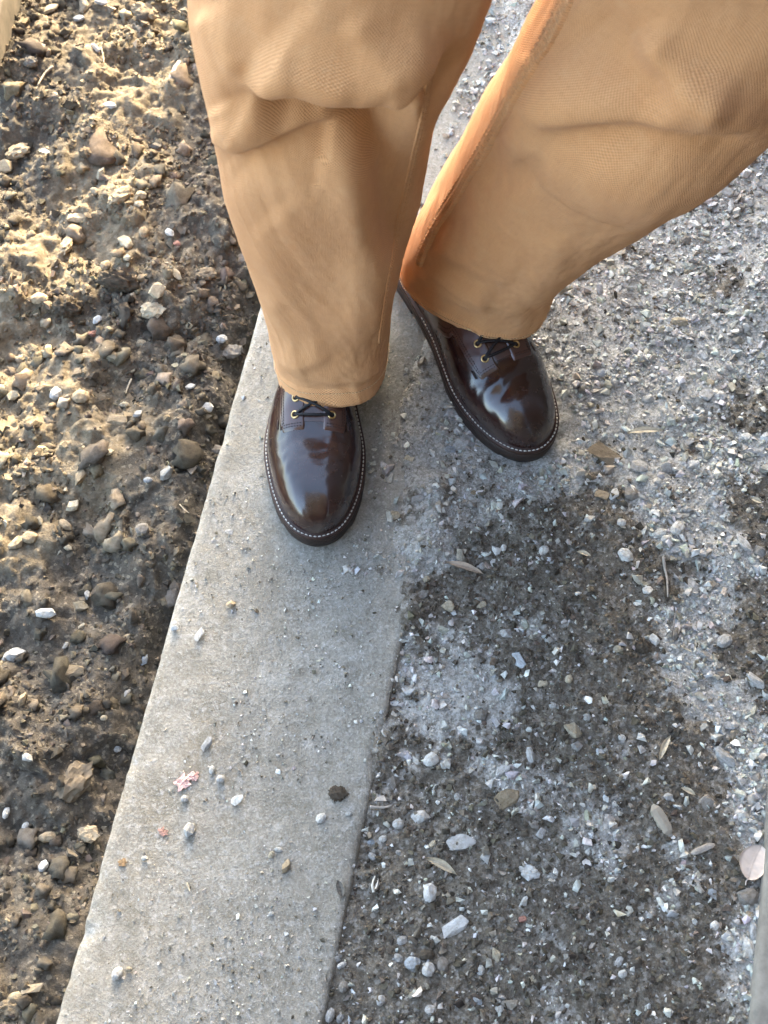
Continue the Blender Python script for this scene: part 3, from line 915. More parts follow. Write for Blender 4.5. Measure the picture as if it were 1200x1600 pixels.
def seam(L, pts, width, n=260, s=0, hs=1.0):
    P, Nn = on_leg(L, pts, n)
    P = P + Nn * (0.0022 if hs == 1.0 else -0.0002)
    T = unit(np.gradient(P, axis=0)); S = unit(np.cross(T, Nn))
    ar = np.concatenate([[0], np.cumsum(np.linalg.norm(np.diff(P, axis=0), axis=1))])
    prof = np.array([(-1.0, -0.0040), (-0.95, 0.0008), (-0.72, 0.0030), (-0.5, 0.0010), (-0.2, 0.0033), (0.15, 0.0035), (0.5, 0.0010), (0.72, 0.0031), (0.95, 0.0008), (1.0, -0.0040)])
    rope = np.sin(ar[:, None] * 2 * np.pi / 0.0075 + prof[None, :, 0] * 2.2 + 1.6 * noise(ar * 40, ar * 0, 120 + s)[:, None])
    hgt = hs * prof[None, :, 1] + hs * 0.0008 * rope * (np.abs(prof[None, :, 0]) < 0.9)
    side = prof[None, :, 0] * width / 2 * (1 + 0.05 * rope)
    W = P[:, None] + S[:, None] * side[..., None] + Nn[:, None] * hgt[..., None]
    me = mesh_np('seam', W.reshape(-1, 3), grid_faces(n, len(prof)))
    set_uv(me, np.stack([side * 1.0 + 0.3, np.broadcast_to(ar[:, None], side.shape)], -1).reshape(-1, 2))
    tchild('seam', me, M_CANVAS2)
    st = []
    for o in ((-0.5, 0.5) if hs == 1.0 else ()):
        st.append(stitch_mesh(P + S * (o * width / 2) + Nn * 0.0012, Nn, 0.0034, 0.0024, 0.00038))
    for m_ in st:
        tchild('seam_stitching', m_, M_THREAD)
seam(LB, [(892, -6), (855, 65), (816, 130), (784, 185), (756, 235), (728, 280), (702, 322), (679, 360), (660, 398), (655, 412)], 0.0125, 320, 1)
seam(LA, [(672, 120), (669, 135), (667, 150), (658, 200), (646, 250), (634, 305), (621, 360), (610, 420), (601, 480), (594, 535)], 0.0075, 300, 2, 0.5)

# ---------------------------------------------------------------- boots
BL = 0.305
def _pi(x, xs, ys):
    """smooth monotone-ish interpolation"""
    xs = np.asarray(xs, float); ys = np.asarray(ys, float)
    m = np.gradient(ys, xs)
    x = np.clip(x, xs[0], xs[-1])
    k = np.clip(np.searchsorted(xs, x, 'right') - 1, 0, len(xs) - 2)
    h = xs[k + 1] - xs[k]; s = (x - xs[k]) / h
    return (2*s**3 - 3*s**2 + 1) * ys[k] + (s**3 - 2*s**2 + s) * h * m[k] + (-2*s**3 + 3*s**2) * ys[k + 1] + (s**3 - s**2) * h * m[k + 1]

def boot(toe_px, heel_px, mirror, seedn, creases, label, fs=0.0):
    """local frame: +s heel to toe, +x towards the little toe, z up; mirror=+1 little toe on the photo's right"""
    toe = G(*toe_px, 0.012); heel = G(*heel_px, 0.012)
    ax = (heel - toe); ax.z = 0; ax.normalize()
    z0 = 0.0
    root = bpy.data.objects.new('boot', None)
    COL.objects.link(root)
    heel_pt = toe + ax * (BL + 0.008)
    s_ax = -ax                                   # heel -> toe
    x_ax = Vector((-s_ax.y, s_ax.x, 0)) * mirror
    Mx = Matrix(((x_ax.x, s_ax.x, 0, heel_pt.x), (x_ax.y, s_ax.y, 0, heel_pt.y), (0, 0, 1, 0.0), (0, 0, 0, 1)))
    flip = (Mx.to_3x3().determinant() < 0)
    root.location = (heel_pt.x, heel_pt.y, 0)
    root.parent = person
    root.matrix_parent_inverse = Matrix.Translation(-Vector(person.location))
    root['label'] = label
    Wm = np.array(Mx)
    def world(V):
        return V @ Wm[:3, :3].T + Wm[:3, 3]
    def part(name, V, F, mat, smooth=True):
        V = world(V) - np.array([heel_pt.x, heel_pt.y, 0])
        if flip: F = F[:, ::-1]
        o = obj(name, mesh_np(name, V, F, smooth), mat)
        o.parent = root
        return o
    L = BL
    lat = lambda s: _pi(s, [0, .03, .08, .13, .18, .215, .245, .275, .295, .305], [.000, .0275, .0315, .0355, .0445, .0495, .0485, .0385, .0215, .0])
    med = lambda s: _pi(s, [0, .03, .08, .13, .18, .215, .245, .275, .295, .305], [.000, .0275, .0305, .0315, .0385, .0445, .0450, .0380, .0225, .0])
    # round the two ends properly
    def rnd(s):
        a = np.sqrt(np.clip(1 - np.clip((s - 0.255) / (L - 0.255), 0, 1) ** 2.3, 0, 1))
        b = np.sqrt(np.clip(1 - np.clip((0.030 - s) / 0.030, 0, 1) ** 2.2, 0, 1))
        return a * b
    def toe_end(s):
        d = np.sqrt(np.clip((L - s) / 0.10, 0, None))
        return _pi(d, [0, .12, .26, .44, .58, .78, 1.0, 1.4, 1.8], [0, .165, .38, .60, .735, .89, 1.0, 1.0, 1.0])
    def heel_end(s):
        return np.sqrt(np.clip(1 - np.clip((0.030 - s) / 0.030, 0, 1) ** 2.2, 0, 1))
    latw = lambda s: _pi(s, [0, .03, .08, .13, .17, .205, .245, .275, .305], [.0275, .0295, .0325, .0380, .0462, .0508, .0510, .0503, .050]) * toe_end(s) * heel_end(s)
    medw = lambda s: _pi(s, [0, .03, .08, .13, .17, .205, .245, .275, .305], [.0275, .0295, .0300, .0320, .0390, .0455, .0478, .0480, .048]) * toe_end(s) * heel_end(s)
    cx = lambda s: _pi(s, [0, .1, .2, .26, .305], [0, 0, -.001, -.003, -.004])
    top = lambda s: _pi(s, [0, .02, .10, .135, .165, .195, .225, .26, .29, .305], [.074, .078, .078, .075, .070, .061, .053, .0455, .038, .034])
    def hgt(s):
        a = np.clip(1 - np.clip((s - 0.262) / (L - 0.262), 0, 1) ** 2.6, 0, 1) ** 0.45
        b = np.clip(1 - np.clip((0.014 - s) / 0.014, 0, 1) ** 2.5, 0, 1) ** 0.5
        return top(s) * a * b
    ZB = 0.0275
    def surf(s, a, off=0.0):
        """point of the upper: a = 0 little-toe welt .. pi big-toe welt"""
        s = np.asarray(s, float); a = np.asarray(a, float)
        c, sn = np.cos(a), np.sin(a)
        shaft = sstep(0.17, 0.11, s)
        e1 = 0.80 - 0.12 * shaft; e2 = 0.86 - 0.28 * shaft
        w = np.where(c > 0, latw(s), medw(s))
        # shaft leans in above the ankle bone
        hz = hgt(s) * np.abs(sn) ** e2
        lean = 1 - 0.10 * shaft * sstep(0.03, 0.10, hz)
        bulge = 1 + 0.045 * np.sin(np.clip(hz / 0.05, 0, 1) * np.pi) * (1 - shaft)
        x = cx(s) + w * np.sign(c) * np.abs(c) ** e1 * lean * bulge
        z = ZB + hz
        d = 0 * s
        for (s0, slope, wd, am, a0, aw) in creases:
            t = s - s0 - slope * (a - np.pi / 2) - 0.004 * noise(a * 2.2 + s0 * 90, s0 * 50 + 0 * a, seedn)
            d = d + am * np.exp(-0.5 * (t / wd) ** 2) * np.exp(-0.5 * ((a - a0) / aw) ** 2)
        d = d + 0.0004 * noise(s * 20 + 2 * np.cos(a), a * 1.1, seedn + 1) + 0.0002 * noise(s * 80, a * 4, seedn + 2)
        flex = np.exp(-0.5 * ((s - 0.232) / 0.022) ** 2) * np.exp(-0.5 * ((a - np.pi / 2) / 0.75) ** 2)
        d = d + 0.0007 * flex * noise(s * 150 + 1.2 * noise(a * 3, s * 20, seedn + 5), a * 1.6, seedn + 6)
        P = np.stack([x, s + 0 * x, z], -1)
        # outward: from the centre line of the foot
        nrm = unit(np.stack([c * 0.8 * np.abs(c) ** 0.3 * np.sign(1), 0.35 * sstep(0.27, 0.305, s) + 0 * c, np.abs(sn) + 0.05], -1))
        return P + nrm * (d * sstep(0.0, 0.35, sn) + off)[..., None]
    # upper
    q = np.linspace(0, 1, 150)
    S = np.where(q < 0.5, q, q)
    ss = L * (0.5 - 0.5 * np.cos(np.pi * q)) * 0.999 + 0.0002
    aa = np.linspace(0, np.pi, 120)
    SS, AA = np.meshgrid(ss, aa, indexing='ij')
    part('upper', surf(SS, AA).reshape(-1, 3), grid_faces(len(ss), len(aa))[:, ::-1], M_LEATHER)
    # outline of the sole
    def outline(off, n=260):
        t = np.linspace(0, 1, n // 2)
        s1 = L * (0.5 - 0.5 * np.cos(np.pi * t))
        R = np.stack([cx(s1) + latw(s1) * 1.0, s1], 1); Lf = np.stack([cx(s1) - medw(s1), s1], 1)
        P = np.vstack([R, Lf[::-1][1:-1]])
        for _ in range(3): P = 0.5 * P + 0.25 * (np.roll(P, 1, 0) + np.roll(P, -1, 0))
        d = np.linalg.norm(np.roll(P, -1, 0) - P, axis=1)
        sarc = np.concatenate([[0], np.cumsum(d)])
        P = np.vstack([P, P[:1]])
        u = np.linspace(0, sarc[-1], n, endpoint=False)
        P = np.stack([np.interp(u, sarc, P[:, 0]), np.interp(u, sarc, P[:, 1])], 1)
        T = unit(np.roll(P, -1, 0) - np.roll(P, 1, 0))
        Nr = np.stack([T[:, 1], -T[:, 0]], 1)
        cen = P.mean(0)
        Nr *= np.sign(((P - cen) * Nr).sum(1).mean())
        o = off(P[:, 1]) if callable(off) else off
        return P + Nr * np.reshape(o, (-1, 1)), Nr
    def plate(levels, n=260, cap=True):
        rings = []
        for off, z in levels:
            P, _ = outline(off, n)
            zz = z(P[:, 1]) if callable(z) else np.full(n, z)
            rings.append(np.column_stack([P, zz]))
        V = np.array(rings).reshape(-1, 3)
        F = grid_faces(len(levels), n, True)
        return V, F
    wo = lambda s: 0.0028 + 0.0029 * sstep(0.06, 0.13, s)          # the welt dies into the heel
    spring = lambda s: 0.006 * sstep(0.235, 0.305, s) ** 1.3         # toe spring
    add = lambda base, k=1.0: (lambda s: base + k * spring(s) * 0.6)
    inn = lambda s: -0.004 + 0 * s
    V, F = plate([(inn, add(.0300)), (inn, add(.0272)), (lambda s: wo(s) - .0012, add(.0262)), (wo, add(.0250)), (wo, add(.0212)), (lambda s: wo(s) - .001, add(.0200)), (inn, add(.0200))])
    part('welt', V, F[:, ::-1], M_WELT)
    so = lambda s: wo(s) - 0.0004
    V, F = plate([(inn, add(.0198)), (lambda s: so(s) - .0012, add(.0197)), (so, add(.0186)), (so, add(.0098)), (lambda s: so(s) - .0016, add(.0082)), (inn, add(.0082)), (lambda s: -0.03 + 0 * s, add(.0082))])
    V[:, 2] = np.where(V[:, 2] < 0.0125, np.maximum(V[:, 2] - 0.0070 * sstep(0.16, 0.2, V[:, 1]), 0.0008), V[:, 2])
    part('sole', V, F[:, ::-1], M_SOLE)
    # heel block
    P, _ = outline(lambda s: wo(s) - 0.0012, 260)
    keep = P[:, 1] < 0.082
    k = P[keep]; 
    ordr = np.argsort(np.arctan2(k[:, 1] - 0.04, k[:, 0])); k = k[ordr]
    n = len(k)
    hv = np.vstack([np.column_stack([k, np.full(n, .0088)]), np.column_stack([k, np.full(n, .0012)]), np.column_stack([k * [0.97, 1] , np.full(n, .0004)])])
    hf = grid_faces(3, n, True)
    ctr = len(hv); hv = np.vstack([hv, [[0, .04, .0004]]])
    capf = np.stack([2 * n + np.arange(n), 2 * n + (np.arange(n) + 1) % n, np.full(n, ctr)], 1)
    V, F = merge([(hv, hf, capf)])
    part('heel', V, F, M_SOLE)
    # welt stitching
    P, Nr = outline(lambda s: wo(s) * 0.56, 700)
    zz = .0262 + spring(P[:, 1]) * 0.6
    keep = P[:, 1] > 0.10
    P3 = np.column_stack([P, zz])
    i0 = int(np.argmin(P[:, 1]))
    P3 = np.roll(P3, -i0, 0); kp = np.roll(keep, -i0)
    P3 = P3[kp]
    st = []
    sarc = np.concatenate([[0], np.cumsum(np.linalg.norm(np.diff(P3, axis=0), axis=1))])
    for a0 in np.arange(0, sarc[-1] - 0.004, 0.0046):
        qv = np.linspace(a0, a0 + 0.0033, 4)
        X = np.stack([np.interp(qv, sarc, P3[:, i]) for i in range(3)], 1)
        X[:, 2] += np.array([-.0004, .00035, .00035, -.0004])
        st.append(tube(X, [.0005, .0007, .0007, .0005], 6))
    V, F = merge(st)
    part('welt_stitching', V, F, M_WSTITCH)
    # quarters: the two lace facings laid over the vamp
    def sfront(b):
        return sfront0(b) + fs
    def sfront0(b):
        """front edge of a facing; b = angle away from the top line (0 = along the laces)"""
        return 0.205 - 0.010 * sstep(0.16, 0.0, b) - 0.060 * sstep(0.60, 0.86, b) - 0.03 * sstep(0.9, 1.5, b)
    for sd in (1, -1):
        nb, ns = 60, 70
        b = np.linspace(0.13, 1.50, nb)
        tt = np.linspace(0, 1, ns)
        Bq, Tq = np.meshgrid(b, tt, indexing='ij')
        Sq = 0.03 + (sfront(Bq) - 0.03) * Tq
        Aq = np.pi / 2 - sd * Bq * (1.0)
        edge = np.minimum(np.minimum((1 - Tq) * (sfront(Bq) - 0.03) / 0.0016, (Bq - 0.13) * 0.045 / 0.0014), 1)
        off = 0.0020 * np.sqrt(np.clip(1 - (1 - np.clip(edge, 0, 1)) ** 2, 0, 1)) - 0.0002
        Vq = surf(Sq, Aq, off)
        Fq_ = grid_faces(nb, ns)
        part('quarter', Vq.reshape(-1, 3), Fq_ if sd > 0 else Fq_[:, ::-1], M_LEATHER2)
        # stitch rows along the facing's edge
        for inset in (0.0035, 0.0062):
            bb = np.linspace(0.19, 1.30, 220)
            line = surf(sfront(bb) - inset, np.pi / 2 - sd * (bb - (0.10 if inset > .005 else 0.05) * sstep(0.55, 0.7, bb)), 0.0020)
            sa = np.concatenate([[0], np.cumsum(np.linalg.norm(np.diff(line, axis=0), axis=1))])
            st = []
            for a0 in np.arange(0, sa[-1] - .003, .0031):
                qv = np.linspace(a0, a0 + .0021, 3)
                st.append(tube(np.stack([np.interp(qv, sa, line[:, i]) for i in range(3)], 1), [.0003, .00045, .0003], 5))
            V, F = merge(st)
            part('quarter_stitching', V, F, M_DSTITCH)
        # bar tack at the corner of the facing
        p = surf(np.array([sfront(0.66) + 0.004, sfront(0.66) - 0.006]), np.array([np.pi / 2 - sd * 0.72] * 2), 0.0024)
        V, F = merge([tube(np.linspace(p[0], p[1], 5), 0.0009, 6)])
        part('bar_tack', V, F, M_DSTITCH)
    # tongue shows between the facings
    b = np.linspace(-0.2, 0.2, 16); tt = np.linspace(0.10, 0.197 + fs, 20)
    Bq, Tq = np.meshgrid(b, tt, indexing='ij')
    part('tongue', surf(Tq, np.pi / 2 - Bq, 0.0007).reshape(-1, 3), grid_faces(16, 20), M_LEATHER2)
    # eyelets and laces
    rows_s = [0.1900 + fs, 0.1730 + fs, 0.1540 + fs, 0.1350 + fs]
    eye = {}
    for r, s_ in enumerate(rows_s):
        for sd in (1, -1):
            c = surf(np.array([s_]), np.array([np.pi / 2 - sd * 0.31]), 0.0022)[0]
            p1 = surf(np.array([s_ + .003]), np.array([np.pi / 2 - sd * 0.31]), 0.0022)[0]
            p2 = surf(np.array([s_]), np.array([np.pi / 2 - sd * 0.37]), 0.0022)[0]
            t1 = unit(p1 - c); nn = unit(np.cross(t1, p2 - c)); nn = nn if nn[2] > 0 else -nn
            t2 = np.cross(nn, t1)
            th = np.linspace(0, 2 * np.pi, 24, endpoint=False)
            ring = c + 0.0035 * (np.cos(th)[:, None] * t1 + np.sin(th)[:, None] * t2)
            Vt, Ft, _ = tube(ring, 0.00105, 8, True)
            part('eyelet', Vt, Ft, M_BRASS)
            hole = c + 0.0026 * (np.cos(th)[:, None] * t1 + np.sin(th)[:, None] * t2) - nn * 0.0001
            hv = np.vstack([hole, c - nn * 0.0005]); hf = np.stack([np.arange(24), (np.arange(24) + 1) % 24, np.full(24, 24)], 1)
            o = part('eyelet_hole', hv, hf, M_LACE)
            eye[(r, sd)] = (c, nn)
    laces = []
    def lace(a, b_, lift, sag=0.0, r=0.00155):
        (ca, na), (cb, nb_) = eye[a], eye[b_]
        t = np.linspace(0, 1, 22)[:, None]
        mid = ca * (1 - t) + cb * t + np.sin(np.pi * t) ** 0.6 * lift * np.array([0, 0.0, 1.0]) + np.array([0, 1, 0]) * sag * np.sin(np.pi * t)
        P = np.vstack([ca - na * 0.0015, mid, cb - nb_ * 0.0015])
        laces.append(tube(P, r, 8))
    lace((0, 1), (0, -1), 0.0042, 0.002)
    lace((0, -1), (1, 1), 0.0058, 0.0)
    lace((0, 1), (1, -1), 0.0050, -0.001)
    lace((1, -1), (2, 1), 0.0050); lace((1, 1), (2, -1), 0.0060)
    lace((2, -1), (3, 1), 0.0050); lace((2, 1), (3, -1), 0.0060)
    V, F = merge(laces)
    part('lace', V, F, M_LACE)
    return root

creA = [(0.222, 0.003, 0.0070, -0.0011, 1.5, 0.6), (0.240, -0.004, 0.012, 0.0006, 1.4, 0.6)]
creB = [(0.222, 0.008, 0.0065, -0.0020, 1.75, 0.5), (0.235, 0.012, 0.0060, 0.0016, 1.7, 0.5), (0.246, 0.010, 0.0070, -0.0022, 1.85, 0.5), (0.260, 0.012, 0.0085, 0.0010, 1.95, 0.5), (0.228, -0.02, 0.006, -0.0012, 1.3, 0.35)]
boot((489, 856), (503, 500), -1, 130, creA, 'polished dark brown boot planted on the slab, toe pointing straight at the camera', 0.008)
boot((851, 715), (655, 424), 1, 140, creB, 'creased dark brown boot turned outwards on the gravel', 0.022)
#@@STONES
# ---------------------------------------------------------------- loose pieces: shared shapes
def hull_mesh(name, n, seed, flat=1.0, lobes=0.25):
    r = np.random.default_rng(seed)
    bm = bmesh.new()
    for _ in range(n):
        v = unit(r.normal(size=3)) * (1 - lobes * r.random())
        bm.verts.new((v[0], v[1], v[2] * flat))
    res = bmesh.ops.convex_hull(bm, input=bm.verts)
    bmesh.ops.delete(bm, geom=[g for g in res['geom_interior'] if isinstance(g, bmesh.types.BMVert)], context='VERTS')
    me = bpy.data.meshes.new(name)
    bmesh.ops.recalc_face_normals(bm, faces=bm.faces)
    V = np.array([v.co[:] for v in bm.verts]); bm.verts.index_update()
    F = np.array([[v.index for v in f.verts] for f in bm.faces])
    bm.free()
    V = V - (V.max(0) + V.min(0)) / 2
    V /= np.abs(V[:, :2]).max()
    return V, F
def lump(seed, sub, rough, cell=2.0, flat=0.75):
    bm = bmesh.new()
    bmesh.ops.create_icosphere(bm, subdivisions=sub, radius=1)
    V = np.array([v.co[:] for v in bm.verts]); bm.verts.index_update()
    F = np.array([[v.index for v in f.verts] for f in bm.faces])
    bm.free()
    d = 1 + rough * (noise(V[:, 0] * cell + V[:, 2] * cell * 1.3, V[:, 1] * cell - V[:, 2] * cell, seed) + 0.6 * noise(V[:, 0] * cell * 2.3 + 5, (V[:, 1] + V[:, 2]) * cell * 2.3, seed + 1) + 0.4 * noise((V[:, 0] - V[:, 2]) * cell * 4.5, V[:, 1] * cell * 4.5 + 3, seed + 2))
    V = V * d[:, None] * [1, 1, flat]
    V /= np.abs(V[:, :2]).max()
    return V, F

CRUMB = [hull_mesh('crumb', 9, 200 + i, 0.72, 0.35) for i in range(14)]
TINY = [hull_mesh('grain', 7, 270 + i, 0.75, 0.35) for i in range(12)]
CHIP = [hull_mesh('chip', 9, 240 + i, 0.6, 0.35) for i in range(14)]
SOILB = [lump(300 + 3 * i, 2, 0.75, 2.6, 0.8) for i in range(8)]

def quat_rot(n, rng, tilt=1.0):
    """random rotations; tilt < 1 keeps pieces lying flat"""
    yaw = rng.random(n) * 2 * np.pi
    ax = rng.normal(size=(n, 2)) * 0.5 * tilt
    cy, sy = np.cos(yaw), np.sin(yaw)
    Rz = np.zeros((n, 3, 3)); Rz[:, 0, 0] = cy; Rz[:, 0, 1] = -sy; Rz[:, 1, 0] = sy; Rz[:, 1, 1] = cy; Rz[:, 2, 2] = 1
    a, b = ax[:, 0], ax[:, 1]
    Rx = np.zeros((n, 3, 3)); Rx[:, 0, 0] = 1; Rx[:, 1, 1] = np.cos(a); Rx[:, 1, 2] = -np.sin(a); Rx[:, 2, 1] = np.sin(a); Rx[:, 2, 2] = np.cos(a)
    Ry = np.zeros((n, 3, 3)); Ry[:, 1, 1] = 1; Ry[:, 0, 0] = np.cos(b); Ry[:, 0, 2] = np.sin(b); Ry[:, 2, 0] = -np.sin(b); Ry[:, 2, 2] = np.cos(b)
    return Ry @ Rx @ Rz

def scatter(name, bases, X, Y, size, col, mat, rng, sink=0.3, tilt=1.0, smooth=False, label=None, zoff=0.0):
    n = len(X)
    Z = gz(X, Y) + zoff
    pick = rng.integers(0, len(bases), n)
    Rm = quat_rot(n, rng, tilt)
    asp = np.stack([np.ones(n), 0.62 + 0.38 * rng.random(n), 0.55 + 0.5 * rng.random(n)], 1)
    Vs, Fs, Cs, off = [], [], [], 0
    for k, (bv, bf) in enumerate(bases):
        ii = np.where(pick == k)[0]
        if not len(ii): continue
        W = bv[None] * (asp[ii] * size[ii, None] * 0.5)[:, None]
        W = np.einsum('nij,nvj->nvi', Rm[ii], W)
        hz = W[..., 2].max(1)
        W = W + np.stack([X[ii], Y[ii], Z[ii] + hz * (1 - 2 * sink)], 1)[:, None]
        Vs.append(W.reshape(-1, 3))
        Fs.append((bf[None] + (np.arange(len(ii)) * len(bv))[:, None, None]).reshape(-1, 3) + off)
        Cs.append(np.repeat(col[ii], len(bv), 0))
        off += len(ii) * len(bv)
    me = mesh_np(name, np.vstack(Vs), np.vstack(Fs), smooth)
    add_col(me, 'tint', np.vstack(Cs))
    o = obj(name, me, mat)
    tag(o, label, kind='stuff')
    return o

def tints(n, rng, stops, jit=0.12):
    S = np.array(stops, float)
    c = S[rng.integers(0, len(S), n)]
    return np.clip(c * (1 + jit * rng.normal(size=(n, 1))) * (1 + 0.03 * rng.normal(size=(n, 3))), 0.01, 0.8)

# candidates over the seen ground and a margin around it
def cand(n, rng, x0=-0.62, x1=0.64, y0=0.0, y1=1.52):
    return x0 + (x1 - x0) * rng.random(n), y0 + (y1 - y0) * rng.random(n)
BOOT_PTS = [(G(489, 856), G(503, 500), 0.056), (G(851, 715), G(655, 424), 0.056)]
def clear_boots(x, y):
    ok = np.ones(len(x), bool)
    for a, b, r in BOOT_PTS:
        ab = np.array([b.x - a.x, b.y - a.y]); L = np.hypot(*ab); ab /= L; L = min(L, 0.3)
        t = np.clip((x - a.x) * ab[0] + (y - a.y) * ab[1], 0.045, L)
        ok &= np.hypot(x - a.x - t * ab[0], y - a.y - t * ab[1]) > r
    return ok

GREYS = [(.45, .445, .415), (.38, .375, .345), (.50, .495, .465), (.32, .315, .285), (.45, .425, .365), (.40, .42, .41), (.28, .255, .21), (.62, .62, .59)]
DARKS = [(.080, .067, .050), (.108, .091, .069), (.062, .052, .039), (.14, .12, .093)]
SANDS = [(.165, .132, .09), (.21, .17, .117), (.125, .10, .069), (.09, .072, .05), (.27, .228, .165)]
def lognorm(n, rng, med, sig, lo, hi):
    return np.clip(med * np.exp(sig * rng.normal(size=n)), lo, hi)

# crushed stone: dense where the grey dust lies, thin on the dark soil
r1 = np.random.default_rng(501)
x, y = cand(260000, r1)
_, v_ = slab_uv(x, y)
g_ = grey_mask(x, y)
patch = np.clip(0.55 + 0.9 * fbm(x * 9, y * 9, 3, 510), 0.10, 1)
upright = sstep(G(700, 0).x - 0.05, G(1000, 0).x, x) 
p = np.where(v_ > SW - 0.004, 0.062 + (0.34 + 0.50 * upright) * g_ ** 1.2 * patch, 0)
cov = (v_ > SW - 0.075) & (v_ <= SW - 0.004) & (y > G(0, 900).y)
p = np.where(cov, 0.22 * patch, p)
k = (r1.random(len(x)) < p) & clear_boots(x, y)
x, y = x[k], y[k]; n = len(x)
sz = lognorm(n, r1, 0.0037, 0.55, 0.0016, 0.0140)
scatter('gravel', CHIP, x, y, sz, tints(n, r1, GREYS), M_GRAV, r1, 0.28, 0.8, label='pale crushed stone strewn over the dust right of the slab')
NGRAV = n
# fine pale grit over everything on the right
x, y = cand(46000, r1)
_, v_ = slab_uv(x, y); g_ = grey_mask(x, y)
p = np.where(v_ > SW - 0.004, 0.10 + 0.6 * g_, 0)
k = (r1.random(len(x)) < p) & clear_boots(x, y); x, y = x[k], y[k]; n = len(x)
scatter('grit', TINY, x, y, lognorm(n, r1, 0.0017, 0.3, 0.001, 0.003), tints(n, r1, GREYS[:5]), M_GRAV, r1, 0.2, 1, label='fine pale grit between the crushed stones')
# dark soil crumbs on the right
x, y = cand(90000, r1)
_, v_ = slab_uv(x, y); g_ = grey_mask(x, y)
p = np.where(v_ > SW - 0.002, 0.62 * (1 - g_) + 0.02, 0)
k = (r1.random(len(x)) < p) & clear_boots(x, y); x, y = x[k], y[k]; n = len(x)
scatter('soil_crumbs', CRUMB, x, y, lognorm(n, r1, 0.0040, 0.45, 0.0016, 0.011), tints(n, r1, DARKS, 0.18), M_CLOD, r1, 0.42, 1, label='dark crumbled soil between the stones right of the slab')
# sand grains on the slab
x, y = cand(110000, r1)
_, v_ = slab_uv(x, y)
patch = np.clip(0.50 + 1.0 * fbm(x * 7, y * 7, 4, 520, 0.65), 0.06, 1) * np.clip(0.45 + v_ / SW * 0.8, 0, 1)
k = (v_ > 0.006) & (v_ < SW - 0.003) & (r1.random(len(x)) < 0.9 * patch) & clear_boots(x, y); x, y = x[k], y[k]; n = len(x)
scatter('sand_grains', TINY, x, y, lognorm(n, r1, 0.0015, 0.55, 0.0008, 0.0065), tints(n, r1, GREYS + [(.27, .24, .19), (.36, .33, .27), (.2, .175, .135), (.14, .12, .09), (.12, .105, .08)]), M_GRAV, r1, 0.2, 1, label='sand and grit scattered on the concrete slab')
# left: crumbs and clods of dug soil
x, y = cand(80000, r1)
_, v_ = slab_uv(x, y); d_ = dry_sun_mask(x, y)
patch = np.clip(0.45 + 1.0 * fbm(x * 10, y * 10, 3, 530), 0.05, 1)
k = (v_ < -0.002) & (r1.random(len(x)) < 0.8 * patch); x, y, d_ = x[k], y[k], d_[k]; n = len(x)
c = np.where((r1.random(n) < 0.15 + 0.75 * d_)[:, None], tints(n, r1, SANDS, 0.18), tints(n, r1, DARKS, 0.2))
scatter('soil_crumbs', CRUMB, x, y, lognorm(n, r1, 0.0050, 0.50, 0.002, 0.015), c, M_CLOD, r1, 0.40, 1, label='crumbled brown soil of the dug strip left of the slab')
x, y = cand(90000, r1)
_, v_ = slab_uv(x, y); d_ = dry_sun_mask(x, y)
k = (v_ < -0.001) & (r1.random(len(x)) < 0.38 * np.clip(0.5 + fbm(x * 12, y * 12, 3, 535), 0, 1)); x, y, d_ = x[k], y[k], d_[k]; n = len(x)
c = np.where((r1.random(n) < 0.08 + 0.85 * d_)[:, None], tints(n, r1, SANDS, 0.2), tints(n, r1, DARKS, 0.25))
scatter('soil_grains', TINY, x, y, lognorm(n, r1, 0.0026, 0.35, 0.0014, 0.005), c, M_CLOD, r1, 0.35, 1, label='fine loose grains of the dug soil left of the slab')
x, y = cand(5200, r1)
_, v_ = slab_uv(x, y); d_ = dry_sun_mask(x, y)
patch = np.clip(0.35 + 1.2 * fbm(x * 8, y * 8, 3, 540), 0.0, 1)
k = (v_ < -0.010) & (r1.random(len(x)) < patch); x, y, d_ = x[k], y[k], d_[k]; n = len(x)
c = np.where((r1.random(n) < 0.7 * d_)[:, None], tints(n, r1, SANDS, 0.15), tints(n, r1, DARKS, 0.15))
scatter('soil_clods', SOILB, x, y, lognorm(n, r1, 0.0165, 0.48, 0.008, 0.055), c, M_CLOD, r1, 0.42, 0.8, True, label='lumpy clods of dug soil left of the slab')
# sparse gravel farther out, beyond the photograph
x, y = cand(9000, r1, -2.6, 1.8, -1.2, 3.4)
_, v_ = slab_uv(x, y)
k = ~((np.abs(x) < 0.6) & (y > 0) & (y < 1.5)) & ((v_ < -0.01) | (v_ > SW + 0.01)); x, y = x[k], y[k]; n = len(x)
c = np.where((slab_uv(x, y)[1] > 0)[:, None], tints(n, r1, GREYS), tints(n, r1, SANDS + DARKS))
scatter('gravel', CHIP[:6], x, y, lognorm(n, r1, 0.009, 0.5, 0.004, 0.03), c, M_GRAV, r1, 0.3, 0.8, label='scattered stones on the open ground around the slab')

